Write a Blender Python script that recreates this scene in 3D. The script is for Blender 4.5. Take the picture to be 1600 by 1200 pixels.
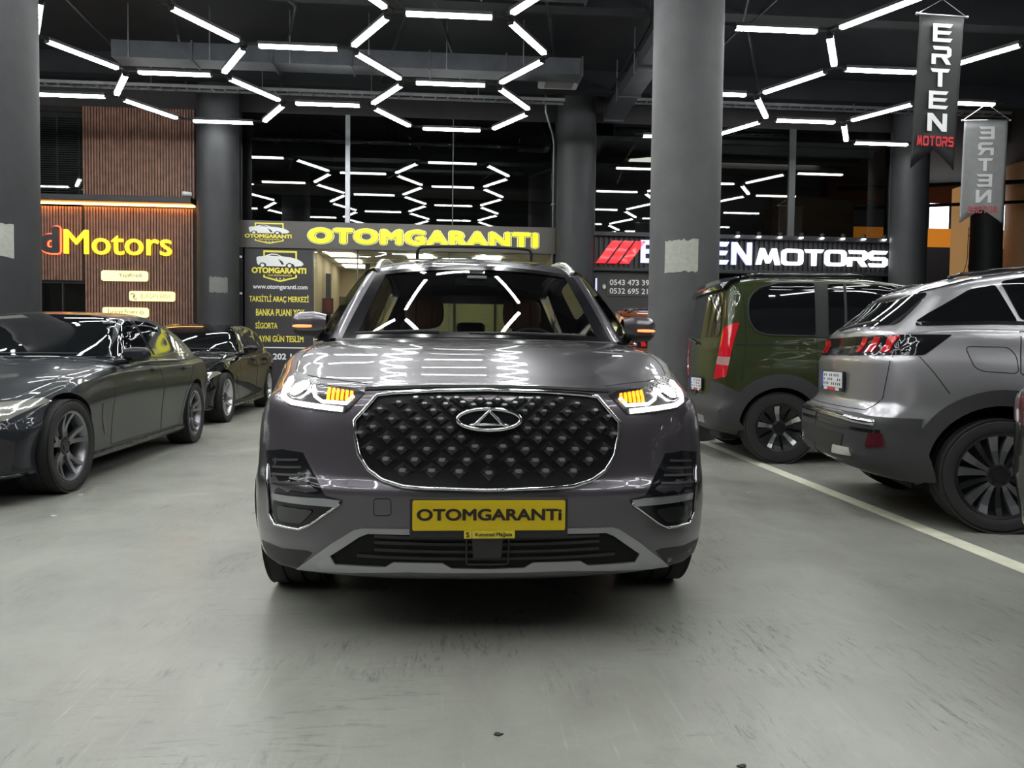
import bpy, bmesh, math, random
from mathutils import Vector, Matrix
from mathutils.geometry import delaunay_2d_cdt
from mathutils.bvhtree import BVHTree

random.seed(7)
for o in list(bpy.data.objects):
    bpy.data.objects.remove(o, do_unlink=True)
SC = bpy.context.scene
COL = SC.collection
PI = math.pi

# ------------------------------------------------------------------ camera
CAM_H = 1.02
yaw, pitch, roll = math.atan(87 / 1200), math.atan(46 / 1200), math.radians(0.7)
fw = Vector((math.sin(yaw) * math.cos(pitch), math.cos(yaw) * math.cos(pitch), -math.sin(pitch)))
r0 = Vector((math.cos(yaw), -math.sin(yaw), 0))
u0 = r0.cross(fw)
rv = r0 * math.cos(roll) + u0 * math.sin(roll)
uv = -r0 * math.sin(roll) + u0 * math.cos(roll)
cd = bpy.data.cameras.new('camera')
cd.sensor_width = 36.0
cd.lens = 27.0
cd.clip_start = 0.05
cam = bpy.data.objects.new('camera', cd)
COL.objects.link(cam)
M = Matrix.Identity(4)
for i in range(3):
    M[i][0], M[i][1], M[i][2] = rv[i], uv[i], -fw[i]
M[2][3] = CAM_H
cam.matrix_world = M
SC.camera = cam

# ------------------------------------------------------------------ world, exposure
W = bpy.data.worlds.new('world')
SC.world = W
W.use_nodes = True
W.node_tree.nodes['Background'].inputs[0].default_value = (0.75, 0.85, 1.0, 1)
W.node_tree.nodes['Background'].inputs[1].default_value = 0.02
SC.view_settings.view_transform = 'Standard'
SC.view_settings.look = 'None'
SC.view_settings.gamma = 1
SC.view_settings.use_curve_mapping = False
SC.view_settings.exposure = 0.48

LED = 28.0          # radiance of the ceiling tubes

# ------------------------------------------------------------------ materials
MATS = {}


def mat(name, col, rough=0.5, metal=0.0, coat=0.0, emit=None, es=0.0, spec=0.5, noise=0.0, nscale=8.0, bump=0.0, bscale=60.0, coat_rough=0.03):
    if name in MATS:
        return MATS[name]
    m = bpy.data.materials.new(name)
    m.use_nodes = True
    nt = m.node_tree
    b = nt.nodes['Principled BSDF']
    b.inputs['Base Color'].default_value = (*col, 1)
    b.inputs['Roughness'].default_value = rough
    b.inputs['Metallic'].default_value = metal
    b.inputs['Coat Weight'].default_value = coat
    b.inputs['Coat Roughness'].default_value = coat_rough
    b.inputs['Specular IOR Level'].default_value = spec
    if emit:
        b.inputs['Emission Color'].default_value = (*emit, 1)
        b.inputs['Emission Strength'].default_value = es
    if noise or bump:
        tc = nt.nodes.new('ShaderNodeTexCoord')
    if noise:
        n = nt.nodes.new('ShaderNodeTexNoise')
        n.inputs['Scale'].default_value = nscale
        n.inputs['Detail'].default_value = 6
        n.inputs['Roughness'].default_value = 0.6
        nt.links.new(tc.outputs['Object'], n.inputs['Vector'])
        mr = nt.nodes.new('ShaderNodeMapRange')
        mr.inputs['From Min'].default_value = 0.3
        mr.inputs['From Max'].default_value = 0.7
        mr.inputs['To Min'].default_value = 1 - noise
        mr.inputs['To Max'].default_value = 1 + noise
        nt.links.new(n.outputs['Fac'], mr.inputs['Value'])
        mx = nt.nodes.new('ShaderNodeMix')
        mx.data_type = 'RGBA'
        mx.blend_type = 'MULTIPLY'
        mx.inputs['Factor'].default_value = 1
        mx.inputs['A'].default_value = (*col, 1)
        nt.links.new(mr.outputs['Result'], mx.inputs['B'])
        nt.links.new(mx.outputs['Result'], b.inputs['Base Color'])
    if bump:
        n2 = nt.nodes.new('ShaderNodeTexNoise')
        n2.inputs['Scale'].default_value = bscale
        n2.inputs['Detail'].default_value = 4
        nt.links.new(tc.outputs['Object'], n2.inputs['Vector'])
        bp = nt.nodes.new('ShaderNodeBump')
        bp.inputs['Strength'].default_value = bump
        bp.inputs['Distance'].default_value = 0.01
        nt.links.new(n2.outputs['Fac'], bp.inputs['Height'])
        nt.links.new(bp.outputs['Normal'], b.inputs['Normal'])
    MATS[name] = m
    return m


def glass_mat(name, tint, ior=1.5, rough=0.0, gloss=(1, 1, 1)):
    """thin sheet of glass: tinted see-through plus fresnel reflection"""
    if name in MATS:
        return MATS[name]
    m = bpy.data.materials.new(name)
    m.use_nodes = True
    nt = m.node_tree
    nt.nodes.remove(nt.nodes['Principled BSDF'])
    out = nt.nodes['Material Output']
    t = nt.nodes.new('ShaderNodeBsdfTransparent')
    t.inputs[0].default_value = (*tint, 1)
    g = nt.nodes.new('ShaderNodeBsdfGlossy')
    g.inputs['Color'].default_value = (*gloss, 1)
    g.inputs['Roughness'].default_value = rough
    f = nt.nodes.new('ShaderNodeFresnel')
    f.inputs['IOR'].default_value = ior
    mx = nt.nodes.new('ShaderNodeMixShader')
    nt.links.new(f.outputs[0], mx.inputs[0])
    nt.links.new(t.outputs[0], mx.inputs[1])
    nt.links.new(g.outputs[0], mx.inputs[2])
    nt.links.new(mx.outputs[0], out.inputs['Surface'])
    MATS[name] = m
    return m


def floor_mat():
    m = bpy.data.materials.new('polished_concrete')
    m.use_nodes = True
    nt = m.node_tree
    N, L = nt.nodes, nt.links
    b = N['Principled BSDF']
    tc = N.new('ShaderNodeTexCoord')

    def noise(scale, detail, vec, rough=0.6, dist=0.0):
        n = N.new('ShaderNodeTexNoise')
        n.inputs['Scale'].default_value = scale
        n.inputs['Detail'].default_value = detail
        n.inputs['Roughness'].default_value = rough
        n.inputs['Distortion'].default_value = dist
        L.new(vec, n.inputs['Vector'])
        return n.outputs['Fac']

    def mapping(scale, rot):
        mp = N.new('ShaderNodeMapping')
        mp.inputs['Scale'].default_value = scale
        mp.inputs['Rotation'].default_value = rot
        L.new(tc.outputs['Object'], mp.inputs['Vector'])
        return mp.outputs['Vector']

    def rng(v, a, c, lo, hi):
        r = N.new('ShaderNodeMapRange')
        r.inputs['From Min'].default_value = a
        r.inputs['From Max'].default_value = c
        r.inputs['To Min'].default_value = lo
        r.inputs['To Max'].default_value = hi
        L.new(v, r.inputs['Value'])
        return r.outputs['Result']

    def mul(a, c):
        x = N.new('ShaderNodeMath')
        x.operation = 'MULTIPLY'
        L.new(a, x.inputs[0])
        if isinstance(c, float):
            x.inputs[1].default_value = c
        else:
            L.new(c, x.inputs[1])
        return x.outputs[0]

    def mixc(fac, a, c):
        x = N.new('ShaderNodeMix')
        x.data_type = 'RGBA'
        L.new(fac, x.inputs['Factor'])
        if isinstance(a, tuple):
            x.inputs['A'].default_value = (*a, 1)
        else:
            L.new(a, x.inputs['A'])
        x.inputs['B'].default_value = (*c, 1)
        return x.outputs['Result']
    obj = tc.outputs['Object']
    big = rng(noise(0.45, 5, obj, 0.6, 0.6), 0.3, 0.7, 0.0, 1.0)
    base = mixc(big, (0.255, 0.262, 0.228), (0.335, 0.338, 0.295))
    mid = rng(noise(3.0, 8, mapping((1, 0.6, 1), (0, 0, 0.5)), 0.7, 0.8), 0.40, 0.72, 0.0, 0.6)
    base = mixc(mid, base, (0.21, 0.205, 0.19))
    # rubbed tyre scuffs: short streaks gathered in patches
    streak = rng(noise(11.0, 8, mapping((3.6, 0.6, 1), (0, 0, -0.5)), 0.8, 0.5), 0.52, 0.64, 0.0, 1.0)
    patch = rng(noise(1.5, 5, mapping((1, 1, 1), (0.3, 0, 0)), 0.6, 0.5), 0.50, 0.62, 0.0, 1.0)
    base = mixc(mul(mul(streak, patch), 0.9), base, (0.075, 0.075, 0.072))
    streak2 = rng(noise(9.0, 8, mapping((0.6, 3.6, 1), (0, 0, -0.9)), 0.8, 0.4), 0.53, 0.66, 0.0, 1.0)
    patch2 = rng(noise(1.3, 5, mapping((1, 1, 1), (0, 0.7, 0.2)), 0.6, 0.4), 0.51, 0.64, 0.0, 1.0)
    base = mixc(mul(mul(streak2, patch2), 0.7), base, (0.09, 0.085, 0.085))
    # fine speckle and pale scratches
    sp = rng(noise(90.0, 2, obj, 0.5), 0.68, 0.75, 0.0, 0.35)
    base = mixc(sp, base, (0.12, 0.12, 0.11))
    scr = rng(noise(4.0, 8, mapping((12.0, 0.5, 1), (0, 0, 0.75)), 0.8), 0.58, 0.70, 0.0, 0.4)
    base = mixc(scr, base, (0.55, 0.55, 0.5))
    L.new(base, b.inputs['Base Color'])
    ro = rng(noise(2.2, 6, obj, 0.65, 0.4), 0.3, 0.7, 0.28, 0.46)
    L.new(ro, b.inputs['Roughness'])
    bp = N.new('ShaderNodeBump')
    bp.inputs['Strength'].default_value = 0.06
    bp.inputs['Distance'].default_value = 0.01
    L.new(noise(35.0, 4, obj), bp.inputs['Height'])
    L.new(bp.outputs['Normal'], b.inputs['Normal'])
    return m


# ------------------------------------------------------------------ mesh helpers
def new_mesh(name, verts, faces, m=None, smooth=False):
    me = bpy.data.meshes.new(name)
    me.from_pydata([tuple(v) for v in verts], [], faces)
    me.update()
    if m:
        me.materials.append(m)
    if smooth:
        me.polygons.foreach_set('use_smooth', [True] * len(me.polygons))
    return me


def link(name, me, parent=None):
    o = bpy.data.objects.new(name, me)
    COL.objects.link(o)
    if parent is not None:
        o.parent = parent
    return o


def tag(o, label=None, cat=None, group=None, kind=None):
    if label:
        o['label'] = label
    if cat:
        o['category'] = cat
    if group:
        o['group'] = group
    if kind:
        o['kind'] = kind
    return o


def thing(name, label, cat, loc=(0, 0, 0), rz=0.0, group=None, kind=None):
    o = bpy.data.objects.new(name, None)
    o.empty_display_size = 0.2
    COL.objects.link(o)
    o.location = loc
    o.rotation_euler = (0, 0, rz)
    return tag(o, label, cat, group, kind)


def inside_loops(loops, x, z):
    c = False
    for lp in loops:
        for i in range(len(lp)):
            p, q = lp[i - 1], lp[i]
            if (p[1] > z) != (q[1] > z) and x < (q[0] - p[0]) * (z - p[1]) / (q[1] - p[1]) + p[0]:
                c = not c
    return c


def tri_mid(v, f):
    n = len(f)
    return sum(v[i].x for i in f) / n, sum(v[i].y for i in f) / n


class MB:
    """collects shapes into one mesh"""

    def __init__(s):
        s.v, s.f = [], []

    def add(s, verts, faces):
        k = len(s.v)
        s.v += [tuple(v) for v in verts]
        s.f += [tuple(i + k for i in f) for f in faces]
        return s

    def box(s, x0, x1, y0, y1, z0, z1, mtx=None):
        v = [(x, y, z) for z in (z0, z1) for y in (y0, y1) for x in (x0, x1)]
        if mtx is not None:
            v = [mtx @ Vector(p) for p in v]
        return s.add(v, [(0, 2, 3, 1), (4, 5, 7, 6), (0, 1, 5, 4), (1, 3, 7, 5), (3, 2, 6, 7), (2, 0, 4, 6)])

    def rbox(s, x0, x1, y0, y1, z0, z1, r=0.01):
        """box with chamfered edges along all sides"""
        bm = bmesh.new()
        bmesh.ops.create_cube(bm, size=1)
        for v in bm.verts:
            v.co = Vector(((x0 + x1) / 2 + v.co.x * (x1 - x0), (y0 + y1) / 2 + v.co.y * (y1 - y0), (z0 + z1) / 2 + v.co.z * (z1 - z0)))
        bmesh.ops.bevel(bm, geom=bm.edges[:], offset=r, segments=2, affect='EDGES', profile=0.5)
        s.add([v.co[:] for v in bm.verts], [[v.index for v in f.verts] for f in bm.faces])
        bm.free()
        return s

    def tube(s, pts, r, n=8, cap=True, closed=False):
        pts = [Vector(p) for p in pts]
        m = len(pts)
        rs = r if isinstance(r, (list, tuple)) else [r] * m
        k = len(s.v)
        up = None
        for i, p in enumerate(pts):
            if closed:
                t = pts[(i + 1) % m] - pts[i - 1]
            else:
                t = pts[min(i + 1, m - 1)] - pts[max(i - 1, 0)]
            t.normalize()
            if up is None:
                up = Vector((0, 0, 1)) if abs(t.z) < 0.9 else Vector((1, 0, 0))
            a = t.cross(up).normalized()
            up = a.cross(t).normalized()
            for j in range(n):
                an = 2 * PI * j / n
                s.v.append(tuple(p + a * (math.cos(an) * rs[i]) + up * (math.sin(an) * rs[i])))
        for i in range(m if closed else m - 1):
            i2 = (i + 1) % m
            for j in range(n):
                j2 = (j + 1) % n
                s.f.append((k + i * n + j, k + i * n + j2, k + i2 * n + j2, k + i2 * n + j))
        if cap and not closed:
            s.f.append(tuple(k + j for j in range(n - 1, -1, -1)))
            s.f.append(tuple(k + (m - 1) * n + j for j in range(n)))
        return s

    def lathe(s, prof, n=32, axis='z', mtx=None, close=False):
        """prof: list of (radius, height)"""
        k = len(s.v)
        m = len(prof)
        for i in range(n):
            a = 2 * PI * i / n
            c, d = math.cos(a), math.sin(a)
            for (r, h) in prof:
                p = Vector((r * c, r * d, h)) if axis == 'z' else Vector((h, r * c, r * d)) if axis == 'x' else Vector((r * d, h, r * c))
                if mtx is not None:
                    p = mtx @ p
                s.v.append(tuple(p))
        for i in range(n):
            i2 = (i + 1) % n
            for j in range(m if close else m - 1):
                j2 = (j + 1) % m
                s.f.append((k + i * m + j, k + i2 * m + j, k + i2 * m + j2, k + i * m + j2))
        return s

    def grid(s, fn, nu, nv):
        k = len(s.v)
        for i in range(nu + 1):
            for j in range(nv + 1):
                s.v.append(tuple(fn(i / nu, j / nv)))
        for i in range(nu):
            for j in range(nv):
                a = k + i * (nv + 1) + j
                s.f.append((a, a + nv + 1, a + nv + 2, a + 1))
        return s

    def poly(s, outline, depth, holes=(), to=None):
        """flat outline (x,z) made solid: front at y=-depth, back at y=0; `to` maps (x,y,z)"""
        loops = [list(outline)] + [list(h) for h in holes]
        co, ed = [], []
        for lp in loops:
            b = len(co)
            co += [Vector(p) for p in lp]
            ed += [(b + i, b + (i + 1) % len(lp)) for i in range(len(lp))]
        v2, _, f2, *_ = delaunay_2d_cdt(co, ed, [], 1, 1e-6)
        f2 = [f for f in f2 if inside_loops(loops, *tri_mid(v2, f))]
        to = to or (lambda x, y, z: (x, y, z))
        n = len(v2)
        vs = [to(p.x, -depth, p.y) for p in v2] + [to(p.x, 0, p.y) for p in v2]
        fs = [tuple(f) for f in f2] + [tuple(i + n for i in reversed(f)) for f in f2]
        cnt = {}
        for f in f2:
            for i in range(len(f)):
                e = (f[i], f[(i + 1) % len(f)])
                cnt[e] = cnt.get(e, 0) + 1
        for (a, b) in list(cnt):
            if (b, a) not in cnt:
                fs.append((b, a, a + n, b + n))
        return s.add(vs, fs)

    def build(s, name, m, parent=None, smooth=False, sharp=None):
        me = new_mesh(name, s.v, s.f, m, smooth)
        if sharp is not None:
            sharp_edges(me, sharp)
        return link(name, me, parent)


def sharp_edges(me, deg=35):
    bm = bmesh.new()
    bm.from_mesh(me)
    for f in bm.faces:
        f.smooth = True
    c = math.radians(deg)
    for e in bm.edges:
        e.smooth = not (len(e.link_faces) == 2 and e.calc_face_angle(0) > c)
    bm.to_mesh(me)
    bm.free()


def recalc(me):
    bm = bmesh.new()
    bm.from_mesh(me)
    bmesh.ops.recalc_face_normals(bm, faces=bm.faces)
    bm.to_mesh(me)
    bm.free()


def box_obj(name, b, m, parent=None, r=0.0):
    mb = MB()
    mb.rbox(*b, r=r) if r else mb.box(*b)
    return mb.build(name, m, parent)


def copy_tree(o, parent=None):
    c = o.copy()
    COL.objects.link(c)
    c.parent = parent
    for ch in list(o.children):
        copy_tree(ch, c)
    return c


# ------------------------------------------------------------------ lettering
_font_cache = {}


def text_mesh(body, bold=0.0, shear=0.0, spacing=1.0, extrude=0.0):
    """flat or solid lettering in the x-y plane -> (verts, faces)"""
    key = (body, bold, shear, spacing, extrude)
    if key in _font_cache:
        return _font_cache[key]
    cu = bpy.data.curves.new('lettering', 'FONT')
    cu.body = body
    cu.size = 1
    cu.shear = shear
    cu.space_character = spacing
    cu.extrude = extrude
    cu.resolution_u = 4
    o = bpy.data.objects.new('lettering', cu)
    COL.objects.link(o)
    dg = bpy.context.evaluated_depsgraph_get()
    me = o.evaluated_get(dg).to_mesh()
    v = [x.co.copy() for x in me.vertices]
    f = [tuple(p.vertices) for p in me.polygons]
    o.evaluated_get(dg).to_mesh_clear()
    bpy.data.objects.remove(o, do_unlink=True)
    bpy.data.curves.remove(cu)
    if bold > 0:
        # heavier strokes: the letter laid over itself, shifted all round
        n0, v0, f0 = len(v), list(v), list(f)
        k = 0
        for i in range(8):
            a = 2 * PI * i / 8
            k += 1
            v += [p + Vector((bold * math.cos(a), bold * math.sin(a), -.0002 * k)) for p in v0]
            f += [tuple(q + n0 * k for q in p) for p in f0]
    _font_cache[key] = (v, f)
    return v, f


def islands(v, f):
    par = list(range(len(v)))

    def find(a):
        while par[a] != a:
            par[a] = par[par[a]]
            a = par[a]
        return a
    for p in f:
        for q in p[1:]:
            par[find(q)] = find(p[0])
    gr = {}
    for p in f:
        gr.setdefault(find(p[0]), []).append(p)
    out = []
    for fs in gr.values():
        ids = sorted({i for p in fs for i in p})
        out.append((min(v[i].x for i in ids), max(v[i].x for i in ids), fs))
    out.sort(key=lambda t: t[0])
    res = []
    for a, b, fs in out:
        if res and a < res[-1][1] - 0.3 * min(b - a, res[-1][1] - res[-1][0]):
            res[-1] = (res[-1][0], max(b, res[-1][1]), res[-1][2] + fs)
        else:
            res.append((a, b, fs))
    return [r[2] for r in res]


def wall_text(body, x0, x1, z0, z1, y, m, parent, name='lettering', depth=0.0, bold=0.0, shear=0.0, spacing=1.0, split=False, mirror=False, off=0.0):
    """fit lettering in the box x0..x1, z0..z1 on a wall facing -y"""
    v, f = text_mesh(body, bold, shear, spacing, depth / 2 / max(1e-6, (z1 - z0)) if depth else 0)
    xa, xb = min(p.x for p in v), max(p.x for p in v)
    za, zb = min(p.y for p in v), max(p.y for p in v)
    ya = max(p.z for p in v)
    zmin = min(p.z for p in v)

    def T(p):
        fx = (p.x - xa) / (xb - xa)
        if mirror:
            fx = 1 - fx
        return (x0 + fx * (x1 - x0), y - off - ((p.z + ya) / (2 * ya) * depth if ya > 1e-6 else p.z - zmin + .0004), z0 + (p.y - za) / (zb - za) * (z1 - z0))
    objs = []
    groups = islands(v, f) if split else [f]
    for fs in groups:
        ids = sorted({i for p in fs for i in p})
        mp = {i: k for k, i in enumerate(ids)}
        objs.append(link(name, new_mesh(name, [T(v[i]) for i in ids], [tuple(mp[i] for i in p) for p in fs], m), parent))
    return objs


def rrect(x0, x1, z0, z1, r, n=5):
    out = []
    for cx, cz, a0 in ((x1 - r, z1 - r, 0), (x0 + r, z1 - r, 90), (x0 + r, z0 + r, 180), (x1 - r, z0 + r, 270)):
        for i in range(n + 1):
            a = math.radians(a0 + 90 * i / n)
            out.append((cx + r * math.cos(a), cz + r * math.sin(a)))
    return out


# wide angular capitals, unit box
GL = {
    'E': [[(0, 0), (0, 1), (1, 1), (.88, .8), (.22, .8), (.22, .61), (.95, .61), (.83, .41), (.22, .41), (.22, .2), (1, .2), (.88, 0)]],
    'R': [[(0.05, 1), (.85, 1), (1, .86), (1, .5), (.87, .38), (.78, .38), (1, 0), (.74, 0), (.5, .38), (.22, .38), (.22, 0), (0, 0), (0, .57), (.78, .57), (.78, .8), (.12, .8)]],
    'T': [[(0.0, 1), (1, 1), (.9, .8), (.62, .8), (.62, 0), (.39, 0), (.39, .8), (.1, .8)]],
    'N': [[(0, 0), (0, 1), (.26, 1), (.77, .36), (.77, 1), (1, 1), (1, 0), (.74, 0), (.23, .64), (.23, 0)]],
    'M': [[(0, 0), (.16, 1), (.34, 1), (.5, .42), (.66, 1), (.84, 1), (1, 0), (.8, 0), (.72, .55), (.58, .1), (.42, .1), (.28, .55), (.2, 0)]],
    'S': [[(1, 1), (.15, 1), (0, .86), (0, .55), (.15, .41), (.78, .41), (.78, .2), (0, .2), (.1, 0), (.85, 0), (1, .13), (1, .48), (.85, .61), (.22, .61), (.22, .8), (.9, .8)]],
    'O': [rrect(0, 1, 0, 1, .22, 4), rrect(.2, .8, .2, .8, .1, 4)],
}


def glyph(ch, x0, x1, z0, z1, y, depth, m, parent, name='letter', mirror=False):
    g = GL[ch]

    def P(p):
        fx = 1 - p[0] if mirror else p[0]
        return (x0 + fx * (x1 - x0), z0 + p[1] * (z1 - z0))
    mb = MB()
    mb.poly([P(p) for p in g[0]], depth, [[P(p) for p in h] for h in g[1:]], to=lambda a, b, c: (a, y + b, c))
    o = mb.build(name, m, parent)
    recalc(o.data)
    return o


# shared materials
black_paint = mat('black_ceiling_paint', (0.010, 0.0115, 0.016), 0.75, noise=0.25, nscale=3)
dark_wall = mat('dark_wall_paint', (0.022, 0.021, 0.023), 0.6, noise=0.2, nscale=4)
column_paint = mat('grey_column_paint', (0.085, 0.085, 0.09), 0.62, noise=0.14, nscale=2.2, bump=0.25, bscale=25)
column_dark = mat('dark_column_paint', (0.026, 0.027, 0.030), 0.6, noise=0.2, nscale=2.5, bump=0.2, bscale=25)
bare_plaster = mat('bare_plaster', (0.42, 0.43, 0.38), 0.85, noise=0.12, nscale=20, bump=0.3)
galv = mat('galvanised_steel', (0.33, 0.34, 0.36), 0.38, 0.8, noise=0.15, nscale=6)
dark_metal = mat('dark_metal', (0.03, 0.03, 0.034), 0.45, 0.5)
alu = mat('aluminium', (0.5, 0.51, 0.52), 0.35, 0.9)
led_white = mat('led_tube', (0.9, 0.9, 0.9), 0.4, emit=(0.97, 1.0, 0.98), es=LED)
pane_glass = glass_mat('shop_glass', (0.55, 0.57, 0.56), 1.62)
clear_glass = glass_mat('clear_shop_glass', (0.86, 0.88, 0.86), 1.45)
yellow_sign = mat('yellow_sign', (0.85, 0.8, 0.02), 0.4, emit=(0.85, 0.80, 0.0), es=0.3)
white_print = mat('white_print', (0.8, 0.8, 0.8), 0.5)
yellow_print = mat('yellow_print', (0.85, 0.75, 0.08), 0.5)

# ================================================================== SETTING
YW = 17.95
CEIL = 7.2
fl = link('floor', new_mesh('floor', [(-16, -9, 0), (28, -9, 0), (28, 32, 0), (-16, 32, 0)], [(0, 1, 2, 3)], floor_mat()))
tag(fl, kind='structure')
ce = box_obj('ceiling', (-16, 28, -9, 32, CEIL, CEIL + 0.2), black_paint)
tag(ce, kind='structure')
mb = MB()
for b in ((-16, -9.36, YW, YW + .3, 0, CEIL), (-5.88, -4.93, YW, YW + .3, 0, CEIL), (2.24, 3.15, YW, YW + .3, 0, CEIL), (10.4, 11.3, YW, YW + .3, 0, CEIL),
          (-9.36, -5.88, YW, YW + .3, 6.42, CEIL), (-4.93, 2.24, YW, YW + .3, 6.42, CEIL), (3.15, 10.4, YW, YW + .3, 6.45, CEIL)):
    mb.box(*b)
tag(mb.build('wall_back', dark_wall), kind='structure')
tag(box_obj('wall_left', (-16.2, -16, -9, 32, 0, CEIL), dark_wall), kind='structure')
tag(box_obj('wall_right', (28, 28.2, -9, 32, 0, CEIL), dark_wall), kind='structure')
tag(box_obj('wall_front', (-16, 28, -9.2, -9, 0, CEIL), mat('grey_wall', (0.16, 0.16, 0.16), 0.7, noise=.1)), kind='structure')
tag(box_obj('wall_behind_shops', (-16, 11.3, 23.0, 23.2, 0, CEIL), mat('dim_room_wall', (0.05, 0.048, 0.045), 0.8, noise=.2)), kind='structure')
# upper storey slab behind the shop fascias
tag(box_obj('floor_upper', (-16, 11.3, YW + .32, 23.0, 3.42, 3.55), mat('slab_edge', (0.05, 0.05, 0.05), 0.8)), kind='structure')

# white bay line painted on the floor
mb = MB()
for i in range(12):
    ya, yb = 0.5 + i * .71, 0.5 + (i + 1) * .71
    xa, xb = 2.68 + .033 * (ya - 2.2), 2.68 + .033 * (yb - 2.2)
    mb.add([(xa, ya, .002), (xa + .12, ya, .002), (xb + .12, yb, .002), (xb, yb, .002)], [(0, 1, 2, 3)])
o = mb.build('bay_line', mat('line_paint', (0.78, 0.77, 0.62), 0.5, noise=.12, nscale=14), fl)

# ---- round concrete columns


def column(x, y, r, m, label, patch=None, z1=CEIL):
    t = thing('concrete_column', label, 'column', (x, y, 0), 0, 'round concrete columns')
    mb = MB()
    prof = [(r, z1 * i / 12) for i in range(13)]
    mb.lathe(prof, 48)
    mb.build('shaft', m, t, smooth=True)
    for (a0, a1, z0, z1p, pm) in (patch or []):
        mb = MB()
        rnd = random.Random(int(z0 * 100))
        n = 14
        top = [z1p + rnd.uniform(-.015, .015) for _ in range(n + 1)]
        bot = [z0 + rnd.uniform(-.015, .015) for _ in range(n + 1)]
        jl, jr = rnd.uniform(-.01, .01), rnd.uniform(-.01, .01)

        def fn(u, v):
            a = math.radians(a0 + (a1 - a0) * u)
            i = round(u * n)
            z = bot[i] * (1 - v) + top[i] * v
            return ((r + .004) * math.cos(a), (r + .004) * math.sin(a), z)
        mb.grid(fn, n, 4)
        mb.build('bare_patch', pm, t, smooth=True)
    return t


grey_patch = mat('grey_patch', (0.16, 0.16, 0.15), 0.8, noise=.1, nscale=12)
column(2.83, 9.5, .43, column_paint, 'big round grey column standing between the grey car and the green van', [(222, 276, 2.04, 2.42, bare_plaster)])
column(-5.42, 9.5, .46, column_dark, 'dark round column at the left edge in front of the wood slat shop', [(252, 322, 2.06, 2.43, bare_plaster)])
column(-5.26, 17.45, .44, column_dark, 'dark round column between the wood slat shop and the yellow lettered shop', [(262, 312, 2.28, 2.61, grey_patch)])
column(2.66, 17.45, .43, column_dark, 'dark round column behind the big one between the two lettered shopfronts')
column(10.56, 17.45, .40, column_dark, 'dark round column at the right end of the white lettered shopfront')

# ---- wood slat shop (left)
wood = mat('slat_wood', (0.22, 0.108, 0.075), 0.55, noise=.3, nscale=5)
wood_dark = mat('slat_gap', (0.012, 0.008, 0.007), 0.8)


def slats(x0, x1, z0, z1, y, name, parent, pitch=.0625):
    mb = MB()
    n = int((x1 - x0) / pitch)
    for i in range(n):
        x = x0 + i * pitch
        mb.box(x, x + pitch * .62, y - .03, y, z0, z1)
    o = mb.build(name, wood, parent)
    tag(o, kind='stuff')
    return o


shop = thing('slat_shopfront', 'shopfront clad in dark wood slats under a glowing orange strip', 'shopfront', (-7.6, YW, 0))
P = Vector((7.6, -YW, 0))


def sub(o, t):
    """shift a world-built part into its thing's own frame"""
    o.data.transform(Matrix.Translation(-Vector(t.location)))
    return o


mb = MB()
mb.box(-8.31, -5.88, YW, YW + .25, 0, 4.2).box(-9.36, -8.31, YW, YW + .25, 2.54, 4.2).box(-8.36, -5.88, YW, YW + .25, 4.2, 6.42).box(-9.36, -8.36, YW, YW + .25, 6.3, 6.42)
sub(mb.build('backing_wall', wood_dark, shop), shop)
sub(slats(-9.36, -8.31, 2.56, 4.2, YW, 'wood_slats', shop), shop)
sub(slats(-8.31, -5.88, 0, 4.2, YW, 'wood_slats', shop), shop)
sub(slats(-8.34, -5.88, 4.42, 6.42, YW, 'wood_slats', shop), shop)
sub(box_obj('ledge', (-9.4, -5.87, YW - .42, YW + .1, 4.27, 4.4), dark_metal, shop, .01), shop)
sub(box_obj('orange_light_strip', (-9.35, -5.9, YW - .12, YW - .06, 4.24, 4.268), mat('warm_led', (1, .5, .2), .4, emit=(1.0, 0.42, 0.10), es=18), shop), shop)
sub(box_obj('door_glass', (-9.34, -8.32, YW + .1, YW + .12, 0.02, 2.54), pane_glass, shop), shop)
sub(box_obj('door_bar', (-8.86, -8.83, YW + .06, YW + .12, 0.02, 2.54), dark_metal, shop), shop)
sub(box_obj('door_rail', (-9.34, -8.32, YW + .05, YW + .12, 2.5, 2.56), dark_metal, shop), shop)
sub(box_obj('cupboard', (-9.34, -8.32, YW + .5, YW + .6, 0, 2.5), mat('brown_panel', (.10, .075, .05), .6), shop), shop)
sub(box_obj('blind_window', (-9.36, -8.36, YW + .05, YW + .07, 4.4, 6.3), pane_glass, shop), shop)
mb = MB()
for i in range(36):
    z = 4.44 + i * .05
    mb.box(-9.34, -8.38, YW + .12, YW + .155, z, z + .022, None)
o = sub(mb.build('blind_slats', mat('blind_grey', (.45, .45, .46), .5), shop), shop)
tag(o, kind='stuff')
for x in (-8.97, -8.5):
    sub(box_obj('blind_tape', (x, x + .04, YW + .1, YW + .11, 4.42, 6.28), mat('blind_tape', (.4, .4, .4), .7), shop), shop)
sub(box_obj('blind_headrail', (-9.36, -8.36, YW + .08, YW + .16, 6.2, 6.3), mat('blind_tape', (.4, .4, .4), .7), shop), shop)

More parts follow.
